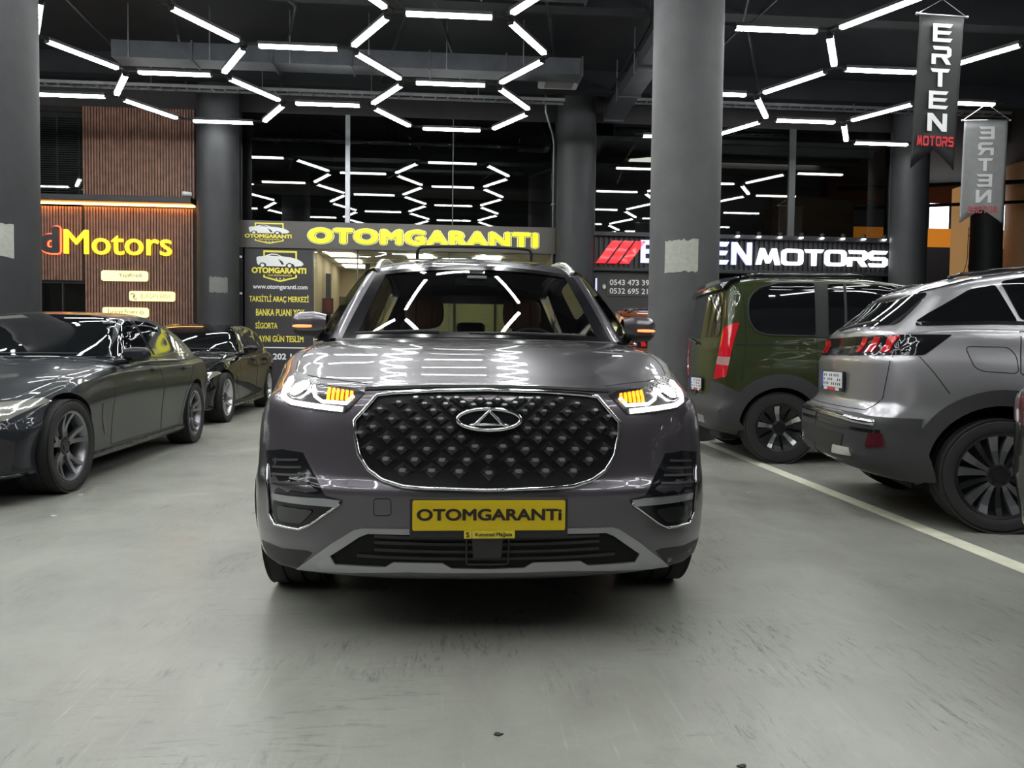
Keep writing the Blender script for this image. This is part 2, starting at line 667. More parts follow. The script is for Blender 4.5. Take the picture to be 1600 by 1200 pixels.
sg = thing('shop_sign', 'dMotors sign in glowing letters, dark d with red halo, on wood slats', 'sign', (-7.8, YW - .04, 3.15))
red_glow = mat('red_halo', (1, .1, .05), .4, emit=(1.0, 0.06, 0.02), es=5)
for o in wall_text('d', -9.26, -8.83, 3.15, 3.74, YW - .06, mat('dark_letter', (.015, .013, .016), .4), sg, 'letter', depth=.05, bold=.045):
    sub(o, sg)
    o['label'] = 'dark letter d with red glow behind'
for o in wall_text('d', -9.285, -8.805, 3.125, 3.765, YW - .035, red_glow, sg, 'halo', depth=.012, bold=.075):
    sub(o, sg)
ym = mat('lit_yellow', (1, .85, .05), .4, emit=(1.0, 0.66, 0.0), es=1.0)
for o in wall_text('Motors', -8.74, -6.41, 3.14, 3.68, YW - .04, ym, sg, 'letter', depth=.05, bold=.006, split=True):
    sub(o, sg)

cream = mat('lit_cream', (.9, .85, .5), .4, emit=(1.0, .92, .34), es=.62)
brownp = mat('brown_print', (.12, .08, .03), .6)
greyp = mat('grey_print', (.45, .42, .25), .6)


def bank_sign(x0, x1, z0, z1, body, label, tx0, tx1, m, badge):
    t = thing('bank_sign', label, 'sign', ((x0 + x1) / 2, YW - .035, z0), 0, 'small lit bank signs')
    mb = MB()
    mb.poly(rrect(x0, x1, z0, z1, .05), .06, to=lambda a, b, c: (a, YW - .03 + b, c))
    o = sub(mb.build('panel', cream, t), t)
    recalc(o.data)
    for o in wall_text(body, tx0, tx1, z0 + .06, z1 - .05, YW - .094, m, t, 'lettering', bold=.004):
        sub(o, t)
    for o in badge(t):
        sub(o, t)
    return t


def badge_yk(t):
    mb = MB()
    mb.poly(rrect(-7.88, -7.64, 2.63, 2.72, .04), .002, to=lambda a, b, c: (a, YW - .092 + b, c))
    return [mb.build('emblem', mat('pale_gold', (.75, .72, .3), .5, emit=(1, .9, .45), es=.7), t)]


def badge_bb(t):
    mb = MB()
    mb.tube([(-7.26 + .05 * math.cos(a), YW - .096, 2.235 + .05 * math.sin(a)) for a in [i * PI / 8 for i in range(-2, 8)]], .014, 6)
    mb.tube([(-7.2 + .045 * math.cos(a), YW - .096, 2.21 + .05 * math.sin(a)) for a in [i * PI / 8 for i in range(6, 15)]], .012, 6)
    return [mb.build('emblem', greyp, t)]


def badge_tf(t):
    mb = MB()
    for i in range(6):
        a = i * PI / 3
        mb.poly([(-7.06 + .035 * math.cos(a) + .016 * math.cos(b), 1.86 + .035 * math.sin(a) + .016 * math.sin(b)) for b in [j * PI / 4 for j in range(8)]], .002, to=lambda p, q, r: (p, YW - .092 + q, r))
    return [mb.build('emblem', greyp, t)]


bank_sign(-7.94, -6.94, 2.56, 2.79, 'YapıKredi', 'upper of three lit cream signs, reading YapıKredi', -7.56, -7.05, brownp, badge_yk)
bank_sign(-7.34, -6.35, 2.12, 2.34, 'BURGAN BANK', 'middle lit cream sign, set to the right, reading BURGAN BANK', -7.08, -6.42, greyp, badge_bb)
bank_sign(-7.92, -6.93, 1.75, 1.97, 'Türkiye Finans', 'lowest lit cream sign, reading Türkiye Finans, just above the car roofs', -7.82, -7.16, brownp, badge_tf)

# security camera on the ledge
t = thing('security_camera', 'small white security camera on the black ledge beside the column', 'camera', (-6.0, YW - .3, 4.4))
mb = MB()
mb.lathe([(0.0, -.09), (.045, -.09), (.05, -.07), (.05, .08), (.04, .1), (0, .1)], 16, axis='x', mtx=Matrix.Translation((0, 0, .09)) @ Matrix.Rotation(.5, 4, 'Z'))
mb.build('camera_body', white_print, t, sharp=40)
MBx = MB().lathe([(0.0, .1), (.033, .1), (.033, .104), (0, .104)], 16, axis='x', mtx=Matrix.Translation((0, 0, .09)) @ Matrix.Rotation(.5, 4, 'Z'))
MBx.build('lens', mat('black_gloss', (.01, .01, .012), .1), t)
MB().tube([(0, 0, 0), (0, 0, .06)], .015).build('foot', dark_metal, t)

# ---- yellow lettered shop (centre)
fas_m = mat('fascia_brown_grey', (0.075, 0.068, 0.062), 0.35, noise=.05)
sh2 = thing('lettered_shopfront', 'glass shopfront with grey brown fascia and tall dark glazing above', 'shopfront', (-1.3, YW, 0))
sub(box_obj('fascia', (-4.93, 2.26, YW - .16, YW + .02, 3.36, 3.97), fas_m, sh2, .008), sh2)
mulls = [(-4.93, -4.88), (-2.58, -2.46), (-.15, -.11), (2.2, 2.24)]
xs = [-4.88, -2.58, -.15, 2.2]
for i, (a, b) in enumerate(((-4.9, -2.57), (-2.47, -.14), (-.11, 2.22))):
    sub(box_obj('upper_pane', (a, b, YW + .02, YW + .03, 3.97, 6.42), pane_glass, sh2), sh2)
sub(box_obj('steel_mullion', (-2.57, -2.47, YW - .04, YW + .06, 3.97, 6.42), galv, sh2), sh2)
sub(box_obj('glass_joint', (-.135, -.115, YW + .015, YW + .035, 3.97, 6.42), mat('joint_grey', (.1, .1, .1), .5), sh2), sh2)
sub(box_obj('frame_post', (-4.94, -4.89, YW - .02, YW + .08, 3.97, 6.42), dark_metal, sh2), sh2)
for i, (a, b) in enumerate(((-3.26, -2.30), (-2.28, -.2), (-.18, 2.2))):
    sub(box_obj('shop_pane', (a, b, YW + .02, YW + .03, 0.05, 3.36), clear_glass, sh2), sh2)
for x in (-2.29, -.19):
    sub(box_obj('pane_joint', (x - .012, x + .012, YW, YW + .04, 0.05, 3.36), mat('joint_grey', (.1, .1, .1), .5), sh2), sh2)
sub(box_obj('sill_rail', (-3.28, 2.24, YW - .02, YW + .06, 0, .08), dark_metal, sh2), sh2)
sub(box_obj('beam', (-4.9, 2.24, YW + .8, YW + 1.0, 4.75, 5.05), mat('dim_beam', (.05, .035, .03), .7), sh2), sh2)
# the room behind the glass
bm_ = mat('beige_wall', (.55, .46, .30), .7, noise=.05)
sub(box_obj('room_side_wall', (-3.36, -3.28, YW + .05, 22.2, 0, 3.36), bm_, sh2), sh2)
sub(box_obj('room_side_wall', (2.24, 2.32, YW + .05, 22.2, 0, 3.36), bm_, sh2), sh2)
sub(box_obj('room_back_wall', (-3.36, 2.32, 22.2, 22.3, 0, 3.36), bm_, sh2), sh2)
sub(box_obj('room_ceiling', (-3.36, 2.32, YW + .05, 22.3, 3.36, 3.41), mat('ceiling_tile', (.6, .57, .48), .8, noise=.05), sh2), sh2)
for i in range(5):
    sub(box_obj('ceiling_runner', (-3.28, 2.24, 18.6 + i * .8, 18.62 + i * .8, 3.345, 3.36), white_print, sh2), sh2)
panel_m = mat('office_panel', (1, 1, 1), .5, emit=(1, .95, .82), es=4.6)
for x in (-2.75, -.9, .75):
    for y in (18.5, 19.7, 20.9):
        sub(box_obj('ceiling_panel', (x - .3, x + .3, y - .15, y + .45, 3.33, 3.345), panel_m, sh2), sh2)
gm = mat('green_slats', (.42, .42, .20), .6)
for i in range(26):
    z = .5 + i * .11
    sub(MB().box(-1.1, 2.2, 20.96, 21.0, z, z + .1, None).build('roller_slat', gm, sh2), sh2)
for x in (-1.12, -.1, 1.0, 2.15):
    sub(box_obj('frame_upright', (x, x + .06, 20.9, 20.96, 0, 3.36), dark_metal, sh2), sh2)
sub(box_obj('partition_post', (-2.42, -2.3, 20.5, 20.62, 0, 3.36), mat('grey_post', (.06, .06, .07), .5), sh2), sh2)
sub(box_obj('partition_post', (-3.22, -3.1, 19.2, 19.3, 0, 2.95), mat('grey_post', (.06, .06, .07), .5), sh2), sh2)
t = thing('notice_board', 'dark red board on the beige wall inside the lit shop', 'board', (-3.2, 19.0, 1.95))
MB().rbox(-.06, .2, -.03, .0, 0, .38, r=.006).build('frame', mat('frame_dark', (.03, .02, .02), .5), t)
MB().rbox(-.03, .17, -.04, -.02, .03, .35, r=.004).build('sheet', mat('red_sheet', (.16, .03, .03), .6), t)
t = thing('monitor', 'grey upright screen standing inside the lit shop behind the mirror', 'monitor', (-2.85, 19.2, 1.45), .7)
MB().rbox(-.03, .3, -.03, .03, .2, .95, r=.01).build('screen', mat('screen_grey', (.12, .1, .09), .3), t)
MB().rbox(.1, .16, -.02, .02, -.4, .25, r=.005).build('stand', dark_metal, t)
t = thing('counter', 'low beige counter inside the lit shop beneath the screen', 'counter', (-2.7, 19.3, 0))
MB().rbox(-.5, .6, -.3, .3, 0, 1.0, r=.01).build('front', bm_, t)
MB().rbox(-.55, .65, -.34, .34, 1.0, 1.05, r=.01).build('top', mat('counter_top', (.3, .22, .15), .4), t)

# lettering on the fascia: yellow with a pale outline
sg = thing('shop_sign', 'OTOMGARANTI in fat yellow capitals on the grey brown fascia', 'sign', (-.76, YW - .17, 3.45))
pale = mat('pale_yellow', (.9, .9, .45), .4, emit=(1, 1, .5), es=.3)
darky = mat('olive_line', (.10, .10, .01), .5)


def letter_row(body, x0, x1, z0, z1, y, drop=0.0):
    v, f = text_mesh(body, .055, 0, 1.12, 0)
    v2, f2 = text_mesh(body, .10, 0, 1.12, 0)
    v3, f3 = text_mesh(body, .074, 0, 1.12, 0)
    xa, xb = min(p.x for p in v2), max(p.x for p in v2)
    za, zb = min(p.y for p in v2), max(p.y for p in v2)
    for vv, ff, m, off, nm in ((v2, f2, pale, .0, 'letter'), (v3, f3, darky, .012, 'letter_line'), (v, f, yellow_sign, .024, 'letter_face')):
        groups = islands(vv, ff)
        for k, fs in enumerate(groups):
            ids = sorted({i for p in fs for i in p})
            mp = {i: q for q, i in enumerate(ids)}
            T = [(x0 + (vv[i].x - xa) / (xb - xa) * (x1 - x0), y - off - vv[i].z * 2, z0 + (vv[i].y - za) / (zb - za) * (z1 - z0)) for i in ids]
            me = new_mesh(nm, T, [tuple(mp[i] for i in p) for p in fs], m)
            bm = bmesh.new()
            bm.from_mesh(me)
            r = bmesh.ops.extrude_face_region(bm, geom=bm.faces[:])
            for e in r['geom']:
                if isinstance(e, bmesh.types.BMVert):
                    e.co.y -= .02
            bmesh.ops.recalc_face_normals(bm, faces=bm.faces)
            bm.to_mesh(me)
            bm.free()
            sub(link(nm, me, sg), sg)


letter_row('OTOMGARANTI', -3.4, 1.88, 3.46, 3.85, YW - .17)


def car_logo(x0, x1, z0, z1, y, t, big):
    """shield frame, sports car silhouette and lettering, as printed on the boards"""
    w, h = x1 - x0, z1 - z0

    def Q(a, b):
        return (x0 + a * w, z0 + b * h)

    def pl(name, pts, m, off, holes=()):
        mb = MB()
        mb.poly([Q(*p) for p in pts], .003, [[Q(*p) for p in hh] for hh in holes], to=lambda a, b, c: (a, y - off + b, c))
        o = mb.build(name, m, t)
        recalc(o.data)
        sub(o, t)
    k = .035
    pl('shield_top', [(.2, .78), (.2, 1), (.84, 1), (.84, .74), (.81, .74), (.81, .94), (.23, .94), (.23, .78)], yellow_print, .001)
    pl('shield_bottom', [(.2, .22), (.2, .14), (.52, 0), (.84, .14), (.84, .24), (.81, .24), (.81, .17), (.52, .06), (.23, .17), (.23, .22)], yellow_print, .001)
    car = [(.08, .60), (.07, .76), (.10, .80), (.22, .82), (.27, .86), (.36, .90), (.46, .89), (.55, .82), (.72, .79), (.84, .74), (.93, .66), (.97, .58), (.93, .52), (.80, .50), (.77, .58), (.70, .60), (.64, .57), (.62, .50), (.26, .50), (.25, .58), (.19, .61), (.13, .56), (.11, .52)]
    pl('car_print', car, white_print, .005)
    pl('window_print', [(.31, .83), (.36, .87), (.45, .86), (.52, .82)], mat('print_dark', (.03, .025, .03), .5), .009)
    pl('vent_print', [(.48, .74), (.56, .66), (.60, .56), (.55, .55), (.52, .64)], mat('print_dark', (.03, .025, .03), .5), .009)
    for cx in (.185, .70):
        ring = [(cx + .058 * math.cos(a), .525 + .088 * math.sin(a)) for a in [i * PI / 8 for i in range(16)]]
        inner = [(cx + .036 * math.cos(a), .525 + .055 * math.sin(a)) for a in [i * PI / 8 for i in range(16)]]
        pl('wheel_print', ring, mat('print_dark', (.03, .025, .03), .5), .008)
        pl('hub_print', inner, white_print, .011)
    for o in wall_text('OTOMGARANTI', x0 - .02 * w, x1 + .02 * w, z0 + .27 * h, z0 + .46 * h, y - .012, yellow_print, t, 'lettering', bold=.05):
        sub(o, t)
    for o in wall_text('CAR SHOWROOM', x0 + .28 * w, x0 + .74 * w, z0 + .18 * h, z0 + .24 * h, y - .004, yellow_print, t, 'lettering', bold=.01):
        sub(o, t)
    for a in (.45, .52, .59):
        s5 = [(a + (.022 if i % 2 == 0 else .009) * math.cos(PI / 2 + i * PI / 5), .115 + (.03 if i % 2 == 0 else .012) * math.sin(PI / 2 + i * PI / 5)) for i in range(10)]
        pl('star', s5, white_print, .004)


t = thing('fascia_logo', 'small shield logo with white sports car left of the yellow capitals', 'logo', (-4.26, YW - .165, 3.45))
car_logo(-4.76, -3.76, 3.45, 3.92, YW - .165, t, False)

pst = thing('poster_panel', 'tall dark panel with shield logo and yellow Turkish lettering', 'poster', (-4.04, YW - .1, 0))
sub(box_obj('board', (-4.8, -3.28, YW - .1, YW - .02, 0, 3.36), mat('board_dark', (.03, .027, .032), .45, noise=.05), pst), pst)
YB = YW - .103
car_logo(-4.62, -3.45, 2.6, 3.31, YB, pst, True)
for body, x0, x1, z0, z1, m, bo in (('www.otomgaranti.com', -4.62, -3.4, 2.41, 2.54, white_print, .02), ('TAKSİTLİ ARAÇ MERKEZİ', -4.7, -3.37, 2.12, 2.32, yellow_print, .02),
                                    ('BANKA PUANI YOK', -4.55, -3.46, 1.83, 1.99, yellow_print, .02), ('SİGORTA', -4.56, -4.07, 1.54, 1.72, yellow_print, .02), ('Y', -3.71, -3.60, 1.55, 1.69, yellow_print, .02),
                                    ('AYNI GÜN TESLİM', -4.5, -3.49, 1.24, 1.43, yellow_print, .02), ('202 14', -4.17, -3.62, .84, .98, white_print, .03)):
    for o in wall_text(body, x0, x1, z0, z1, YB, m, pst, 'letter', bold=bo, split=True):
        sub(o, pst)
sub(box_obj('rule_line', (-4.8, -3.28, YB - .002, YB, 1.1, 1.125), white_print, pst), pst)
t = thing('door_closer_post', 'narrow dark post with white fittings beside the poster panel', 'post', (-4.88, YW - .1, 0))
MB().rbox(-.04, .04, -.04, .04, 0, 3.36, r=.006).build('post', dark_metal, t)
for z in (2.3, 3.12):
    MB().rbox(-.035, .035, -.07, -.035, z, z + .05, r=.006).build('fitting', white_print, t)

# ---- white lettered shop (right of centre)
sh3 = thing('corrugated_shopfront', 'dark shopfront with corrugated fascia, spot lights and wide glazing above', 'shopfront', (6.8, YW, 0))
char = mat('charcoal_panel', (.030, .030, .034), .45, .3)
sub(box_obj('fascia_back', (3.15, 10.42, YW - .06, YW + .02, 3.02, 3.86), char, sh3), sh3)
mb = MB()
for i in range(60):
    x = 3.18 + i * .12
    mb.box(x, x + .07, YW - .11, YW - .06, 3.08, 3.8)
tag(sub(mb.build('fascia_ribs', char, sh3), sh3), kind='stuff')
sub(box_obj('fascia_cap', (3.12, 10.46, YW - .22, YW + .02, 3.8, 3.9), char, sh3, .01), sh3)
sub(box_obj('fascia_lip', (3.12, 10.46, YW - .16, YW + .02, 3.0, 3.08), char, sh3, .01), sh3)
sub(box_obj('lower_panel', (3.15, 6.2, YW - .03, YW + .02, 0, 3.0), mat('lower_dark', (.035, .032, .033), .5), sh3), sh3)
sub(box_obj('lower_pane', (6.2, 10.42, YW, YW + .012, 0, 3.0), pane_glass, sh3), sh3)
for a, b in ((3.2, 7.85), (8.0, 10.36)):
    sub(box_obj('upper_pane', (a, b, YW + .02, YW + .03, 3.9, 6.45), pane_glass, sh3), sh3)
for a, b in ((3.15, 3.2), (7.85, 8.0), (10.36, 10.42)):
    sub(box_obj('frame_post', (a, b, YW - .03, YW + .05, 3.9, 6.45), mat('frame_grey', (.07, .07, .075), .5), sh3), sh3)
sub(box_obj('room_back', (3.2, 10.4, 21.6, 21.7, 3.6, 6.6), mat('dim_grey', (.10, .10, .10), .7, noise=.2, nscale=1.0), sh3), sh3)
sub(box_obj('room_soffit', (3.2, 10.4, YW + .5, 21.6, 6.2, 6.3), mat('soffit_grey', (.30, .30, .30), .8), sh3), sh3)
mb = MB().lathe([(0, 6.08), (.75, 6.08), (.82, 6.14), (.82, 6.2)], 40, mtx=Matrix.Translation((4.3, 18.9, 0)))
sub(mb.build('ceiling_disc', mat('soffit_grey', (.30, .30, .30), .8), sh3, smooth=True), sh3)
for i in range(3):
    sub(box_obj('soffit_step', (5.6, 10.3, 18.6 + i * .7, 18.75 + i * .7, 6.0 - .0 * i, 6.2), mat('soffit_grey', (.30, .30, .30), .8), sh3), sh3)
sub(box_obj('room_fill_panel', (4.5, 9.5, 19.9, 20.3, 6.17, 6.19), mat('dim_fill_glow', (1, 1, 1), .5, emit=(1, .95, .88), es=1.6), sh3), sh3)  # glowing panel added to brighten the upper room
sub(box_obj('room_cabinet', (5.9, 6.35, YW + .6, YW + 1.0, 4.9, 6.1), white_print, sh3), sh3)
sub(box_obj('room_block', (8.1, 10.3, 19.5, 20, 3.6, 5.2), mat('dim_wood', (.14, .08, .045), .6), sh3), sh3)
spot_m = mat('spot_led', (1, 1, 1), .4, emit=(1, 1, 1), es=18)
for i in range(8):
    x = 6.55 + i * .51
    sp = sub(MB().lathe([(0, 3.865), (.045, 3.865), (.05, 3.88), (.05, 3.95), (.03, 3.97), (0, 3.97)], 14, mtx=Matrix.Translation((x, YW - .25, 0))).build('spot_light', dark_metal, sh3, sharp=40), sh3)
    o = sub(MB().lathe([(0, 3.835), (.03, 3.84), (.045, 3.855), (.045, 3.87), (.0, 3.87)], 14, mtx=Matrix.Translation((x, YW - .25, 0))).build('spot_lens', spot_m, sp), sh3)

sg = thing('shop_sign', 'ERTEN MOTORS in lit white capitals with three red slashes', 'sign', (6.8, YW - .12, 3.16))
lav = mat('lit_lavender', (.7, .72, 1), .4, emit=(.52, .55, 1.0), es=.6)
litw = mat('lit_white', (1, 1, 1), .4, emit=(1, 1, 1), es=1.7)
redm = mat('red_gloss', (.55, .005, .012), .3, emit=(.9, 0.0, .02), es=.45, coat=.25)
for i in range(3):
    x = 3.2 + i * .28
    mb = MB()
    mb.poly([(x, 3.17), (x + .23, 3.17), (x + .62, 3.7), (x + .38, 3.7)], .06, to=lambda a, b, c: (a, YW - .12 + b, c))
    o = mb.build('red_slash', redm, sg)
    recalc(o.data)
    sub(o, sg)
for ch, x0, x1 in (('E', 4.27, 4.76), ('R', 4.82, 5.3), ('T', 5.36, 5.84), ('E', 5.9, 6.38), ('N', 6.44, 6.93)):
    sub(glyph(ch, x0, x1, 3.2, 3.73, YW - .12, .06, lav, sg), sg)
x = 7.04
for ch, w in (('M', .62), ('O', .56), ('T', .5), ('O', .56), ('R', .52), ('S', .5)):
    sub(glyph(ch, x, x + w - .04, 3.22, 3.6, YW - .12, .06, litw, sg), sg)
    x += w
t = thing('phone_notice', 'white telephone numbers on dark panel beside the big column', 'sign', (4.2, YW - .04, 2.45))
sub(box_obj('plate', (3.5, 5.1, YW - .045, YW - .03, 2.42, 2.86), mat('plate_dark', (.04, .036, .036), .5), t), t)
for body, z0, z1 in (('0543 473 39 30', 2.68, 2.81), ('0532 695 21 50', 2.48, 2.61)):
    for o in wall_text(body, 3.57, 4.75, z0, z1, YW - .05, white_print, t, 'lettering', bold=.015):
        sub(o, t)
mb = MB()
mb.tube([(3.44 + .035 * math.cos(a), YW - .05, 2.64 + .055 * math.sin(a)) for a in [i * PI / 6 for i in range(12)]], .007, 6, closed=True)
mb.box(3.42, 3.46, YW - .052, YW - .048, 2.60, 2.67)
sub(mb.build('phone_symbol', white_print, t), t)
t = thing('light_strip', 'short upright lavender light strip left of the telephone numbers', 'light', (3.24, YW - .06, 2.3))
MB().rbox(-.03, .03, -.03, .02, 0, .55, r=.006).build('holder', dark_metal, t)
MB().rbox(-.022, .022, -.04, -.025, .02, .53, r=.004).build('diffuser', lav, t)

# ---- open hall beyond, on the right
hall = mat('hall_dark', (.018, .018, .02), .7)
far = tag(box_obj('wall_far', (11.3, 28, 29.8, 30, 0, CEIL), hall), kind='structure')
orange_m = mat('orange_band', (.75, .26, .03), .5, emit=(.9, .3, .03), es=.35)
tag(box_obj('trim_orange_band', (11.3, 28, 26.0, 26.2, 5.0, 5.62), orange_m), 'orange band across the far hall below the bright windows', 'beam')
win_m = mat('daylight_pane', (1, 1, 1), .5, emit=(.9, .96, 1.0), es=2.6)
for i, (a, b) in enumerate(((15.9, 17.45), (17.9, 19.3), (19.5, 21.0))):
    w_ = thing('window_%d' % (i + 1), None, None, ((a + b) / 2, 26.4, 5.65), 0, kind='structure')
    MB().box(-(b - a) / 2, (b - a) / 2, 0, .02, 0, .92).build('pane', win_m, w_)
    MB().box(-(b - a) / 2 - .04, (b - a) / 2 + .04, -.04, .04, -.05, .0).build('frame', dark_metal, w_)
    MB().box(-.03, .03, -.04, .04, 0, .92).build('frame', dark_metal, w_)
tag(box_obj('wall_brick', (11.3, 28, 26.35, 26.6, 6.57, CEIL), mat('red_brown', (.22, .09, .05), .7)), kind='structure')
beige_c = mat('beige_column', (.55, .36, .22), .6, noise=.06)
t = thing('square_pillar', 'pale orange square pillar with a brush drawing behind the dark hall column', 'column', (15.95, 23.5, 0))
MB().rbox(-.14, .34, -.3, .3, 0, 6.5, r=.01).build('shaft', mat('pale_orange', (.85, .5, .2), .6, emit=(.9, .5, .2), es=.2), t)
mb = MB()
mb.tube([(-.1 + .22 * u + .05 * math.sin(5 * u), -.302, 3.7 + 1.25 * u) for u in [i / 12 for i in range(13)]], .012, 5)
mb.tube([(.16 + .09 * math.cos(a), -.302, 3.95 + .14 * math.sin(a)) for a in [i * .6 for i in range(9)]], .012, 5)
mb.tube([(.05, -.302, 4.9), (.05, -.302, 5.2), (.12, -.302, 4.95), (.12, -.302, 5.25)], .012, 5)
mb.build('brush_drawing', mat('brown_print', (.12, .08, .03), .6), t)
column(15.3, 21.4, .42, column_dark, 'dark column beneath the grey hanging banner in the far hall')
column(18.1, 23.2, .75, beige_c, 'wide beige column at the right edge of the far hall')
for z, w in ((6.35, .07), (5.75, .05)):
    o = MB().tube([(11.4, 22.5, z - .25), (16, 22.2, z + .0), (22, 22.0, z + .35)], w, 8).build('steel_brace', dark_metal)
    tag(o, 'thin dark steel brace crossing the far hall, %s one' % ('upper' if z > 6 else 'lower'), 'beam')
t = thing('far_machine', 'small beige box on a shelf in the far dark hall', 'box', (14.6, 24.5, 3.35))
MB().rbox(-.5, .5, -.3, .3, 0, .45, r=.03).build('case', mat('machine_beige', (.35, .3, .28), .5), t)
MB().rbox(-.9, 1.1, -.4, .4, -.12, 0, r=.02).build('shelf', hall, t)
MB().box(-.8, 1.0, -.3, .3, -3.35, -.12).build('cupboard', hall, t)

# ================================================================== CEILING WORKS
for i, y in enumerate((-4.0, .2, 4.4, 8.6, 12.9, 16.9)):
    tag(box_obj('trim_%d' % (i + 1), (-16, 28, y - .15, y + .15, 6.75, CEIL), black_paint), kind='structure')
duct_m = mat('duct_steel', (0.075, 0.08, 0.092), 0.55, 0.5, noise=.2, nscale=3)


def duct(label, x0, x1, y0, y1, z0, z1, along='x', m=duct_m):
    t = thing('air_duct', label, 'duct', ((x0 + x1) / 2, (y0 + y1) / 2, z0), 0, 'ceiling air ducts')
    cx, cy = (x0 + x1) / 2, (y0 + y1) / 2
    L0, L1 = (x0, x1) if along == 'x' else (y0, y1)
    n = max(1, int((L1 - L0) / 1.4))
    for i in range(n):
        a, b = L0 + (L1 - L0) * i / n, L0 + (L1 - L0) * (i + 1) / n
        if along == 'x':
            MB().box(a - cx, b - cx - .01, y0 - cy, y1 - cy, 0, z1 - z0).build('duct_section', m, t)
            MB().box(b - cx - .03, b - cx, y0 - cy - .03, y1 - cy + .03, -.03, z1 - z0 + .03).build('flange', m, t)
            MB().tube([(a - cx + .3, y0 - cy - .01, 0), (a - cx + .3, y0 - cy - .01, CEIL - z0)], .012, 6).build('hanger', galv, t)
        else:
            MB().box(x0 - cx, x1 - cx, a - cy, b - cy - .01, 0, z1 - z0).build('duct_section', m, t)
            MB().box(x0 - cx - .03, x1 - cx + .03, b - cy - .03, b - cy, -.03, z1 - z0 + .03).build('flange', m, t)
            MB().tube([(x0 - cx - .01, a - cy + .3, 0), (x0 - cx - .01, a - cy + .3, CEIL - z0)], .012, 6).build('hanger', galv, t)
    return t


duct('long grey rectangular air duct crossing the ceiling above the yellow lettered shop', -6.2, 2.3, 14.4, 14.85, 6.25, 6.55)
duct('short grey duct running front to back beside the big column', 3.3, 3.7, 12.6, 17.4, 6.35, 6.6, 'y')
duct('dark duct at the top left behind the hexagon lights', -4.6, 2.0, 11.9, 12.3, 6.6, 6.85, 'x', mat('dark_duct', (.06, .065, .08), .5, .5))


def tray(label, y, x0, x1, z):
    t = thing('cable_tray', label, 'cable tray', ((x0 + x1) / 2, y, z), 0, 'ceiling cable trays')
    h = (x1 - x0) / 2
    for s in (-.12, .12):
        MB().box(-h, h, s - .01, s + .01, 0, .06).build('side_rail', galv, t)
    mb = MB()
    for i in range(int((x1 - x0) / .25)):
        mb.box(-h + i * .25, -h + i * .25 + .03, -.12, .12, 0, .015)
    tag(mb.build('rungs', galv, t), kind='stuff')
    for i in range(int((x1 - x0) / 2.2)):
        MB().tube([(-h + .6 + i * 2.2, 0, 0), (-h + .6 + i * 2.2, 0, CEIL - z)], .01, 6).build('hanger', galv, t)
    mb = MB()
    for k in range(3):
        mb.tube([(-h + j * h / 5, -.06 + .05 * k + .01 * math.sin(j + k), .03) for j in range(11)], .014, 5)
    mb.build('cables', mat('cable_black', (.02, .02, .02), .6), t)


tray('cable tray below the ceiling just before the glazing', 16.2, -9, 2.2, 6.3)
tray('cable tray under the ceiling on the right before the white lettered shop', 16.9, 3.85, 12.5, 6.6)
t = thing('ceiling_cassette', 'white air conditioning cassette in the ceiling left of the big column', 'air conditioner', (2.0, 15.5, 6.45))
MB().rbox(-.4, .4, -.35, .35, 0, .3, r=.03).build('case', mat('dim_white', (.35, .36, .37), .5), t)
MB().rbox(-.28, .28, -.24, .24, -.012, .01, r=.004).build('grille', mat('vent_grey', (.12, .12, .12), .5), t)
t = thing('conduit', 'thin grey conduit running down the wall beside the column', 'pipe', (2.2, YW - .1, 0))
MB().tube([(0, 0, 0), (0, 0, 5.9), (-.05, -.1, 6.1), (-.25, -.4, 6.5), (-.25, -.4, 7.2)], .025, 8).build('pipe', galv, t, smooth=True)
for z in (1, 3, 4.5):
    MB().box(-.04, .04, -.02, .1, z, z + .03).build('clip', galv, t)
ORD = ['first', 'second', 'third', 'fourth', 'fifth', 'sixth', 'seventh', 'eighth', 'ninth']
rnd = random.Random(3)
for i in range(9):
    x = -7 + i * 1.55
    o = MB().tube([(x, 10.2 + rnd.uniform(-1, 1), 6.9), (x + rnd.uniform(-.5, 1.5), 13.2, 6.75), (x + rnd.uniform(-.6, 1.8), 17.3, 6.8)], .03, 6).build('ceiling_pipe', dark_metal)
    tag(o, 'thin dark pipe under the black ceiling, %s from the left' % (['leftmost'] + ORD[1:])[i] if i else 'leftmost thin dark pipe under the black ceiling', 'pipe', 'ceiling pipes')

# ================================================================== HEXAGON LIGHTS
LA, LX, LY, LZ = 1.577, 2.365, 2.755, 5.76
proto = thing('tube_light', 'x', 'light', (0, 0, LZ))
MB().box(-.61, .61, -.055, .055, .028, .075).build('housing', mat('lamp_housing', (.10, .10, .11), .4, .4), proto)
MB().rbox(-.6, .6, -.042, .042, -.012, .028, r=.012).build('diffuser', led_white, proto)
for s in (-1, 1):
    a, b = sorted((s * .61, s * (LA / 2 - .01)))
    MB().box(a, b, -.03, .03, .03, .065).build('connector', dark_metal, proto)
    a, b = sorted((s * .6, s * .625))
    MB().rbox(a, b, -.05, .05, -.014, .06, r=.006).build('end_cap', dark_metal, proto)
first = True


def place_light(xa, ya, xb, yb, label, group):
    global first
    o = proto if first else copy_tree(proto)
    first = False
    o.location = ((xa + xb) / 2, (ya + yb) / 2, LZ)
    o.rotation_euler = (0, 0, math.atan2(yb - ya, xb - xa))
    o['label'] = label
    o['group'] = group


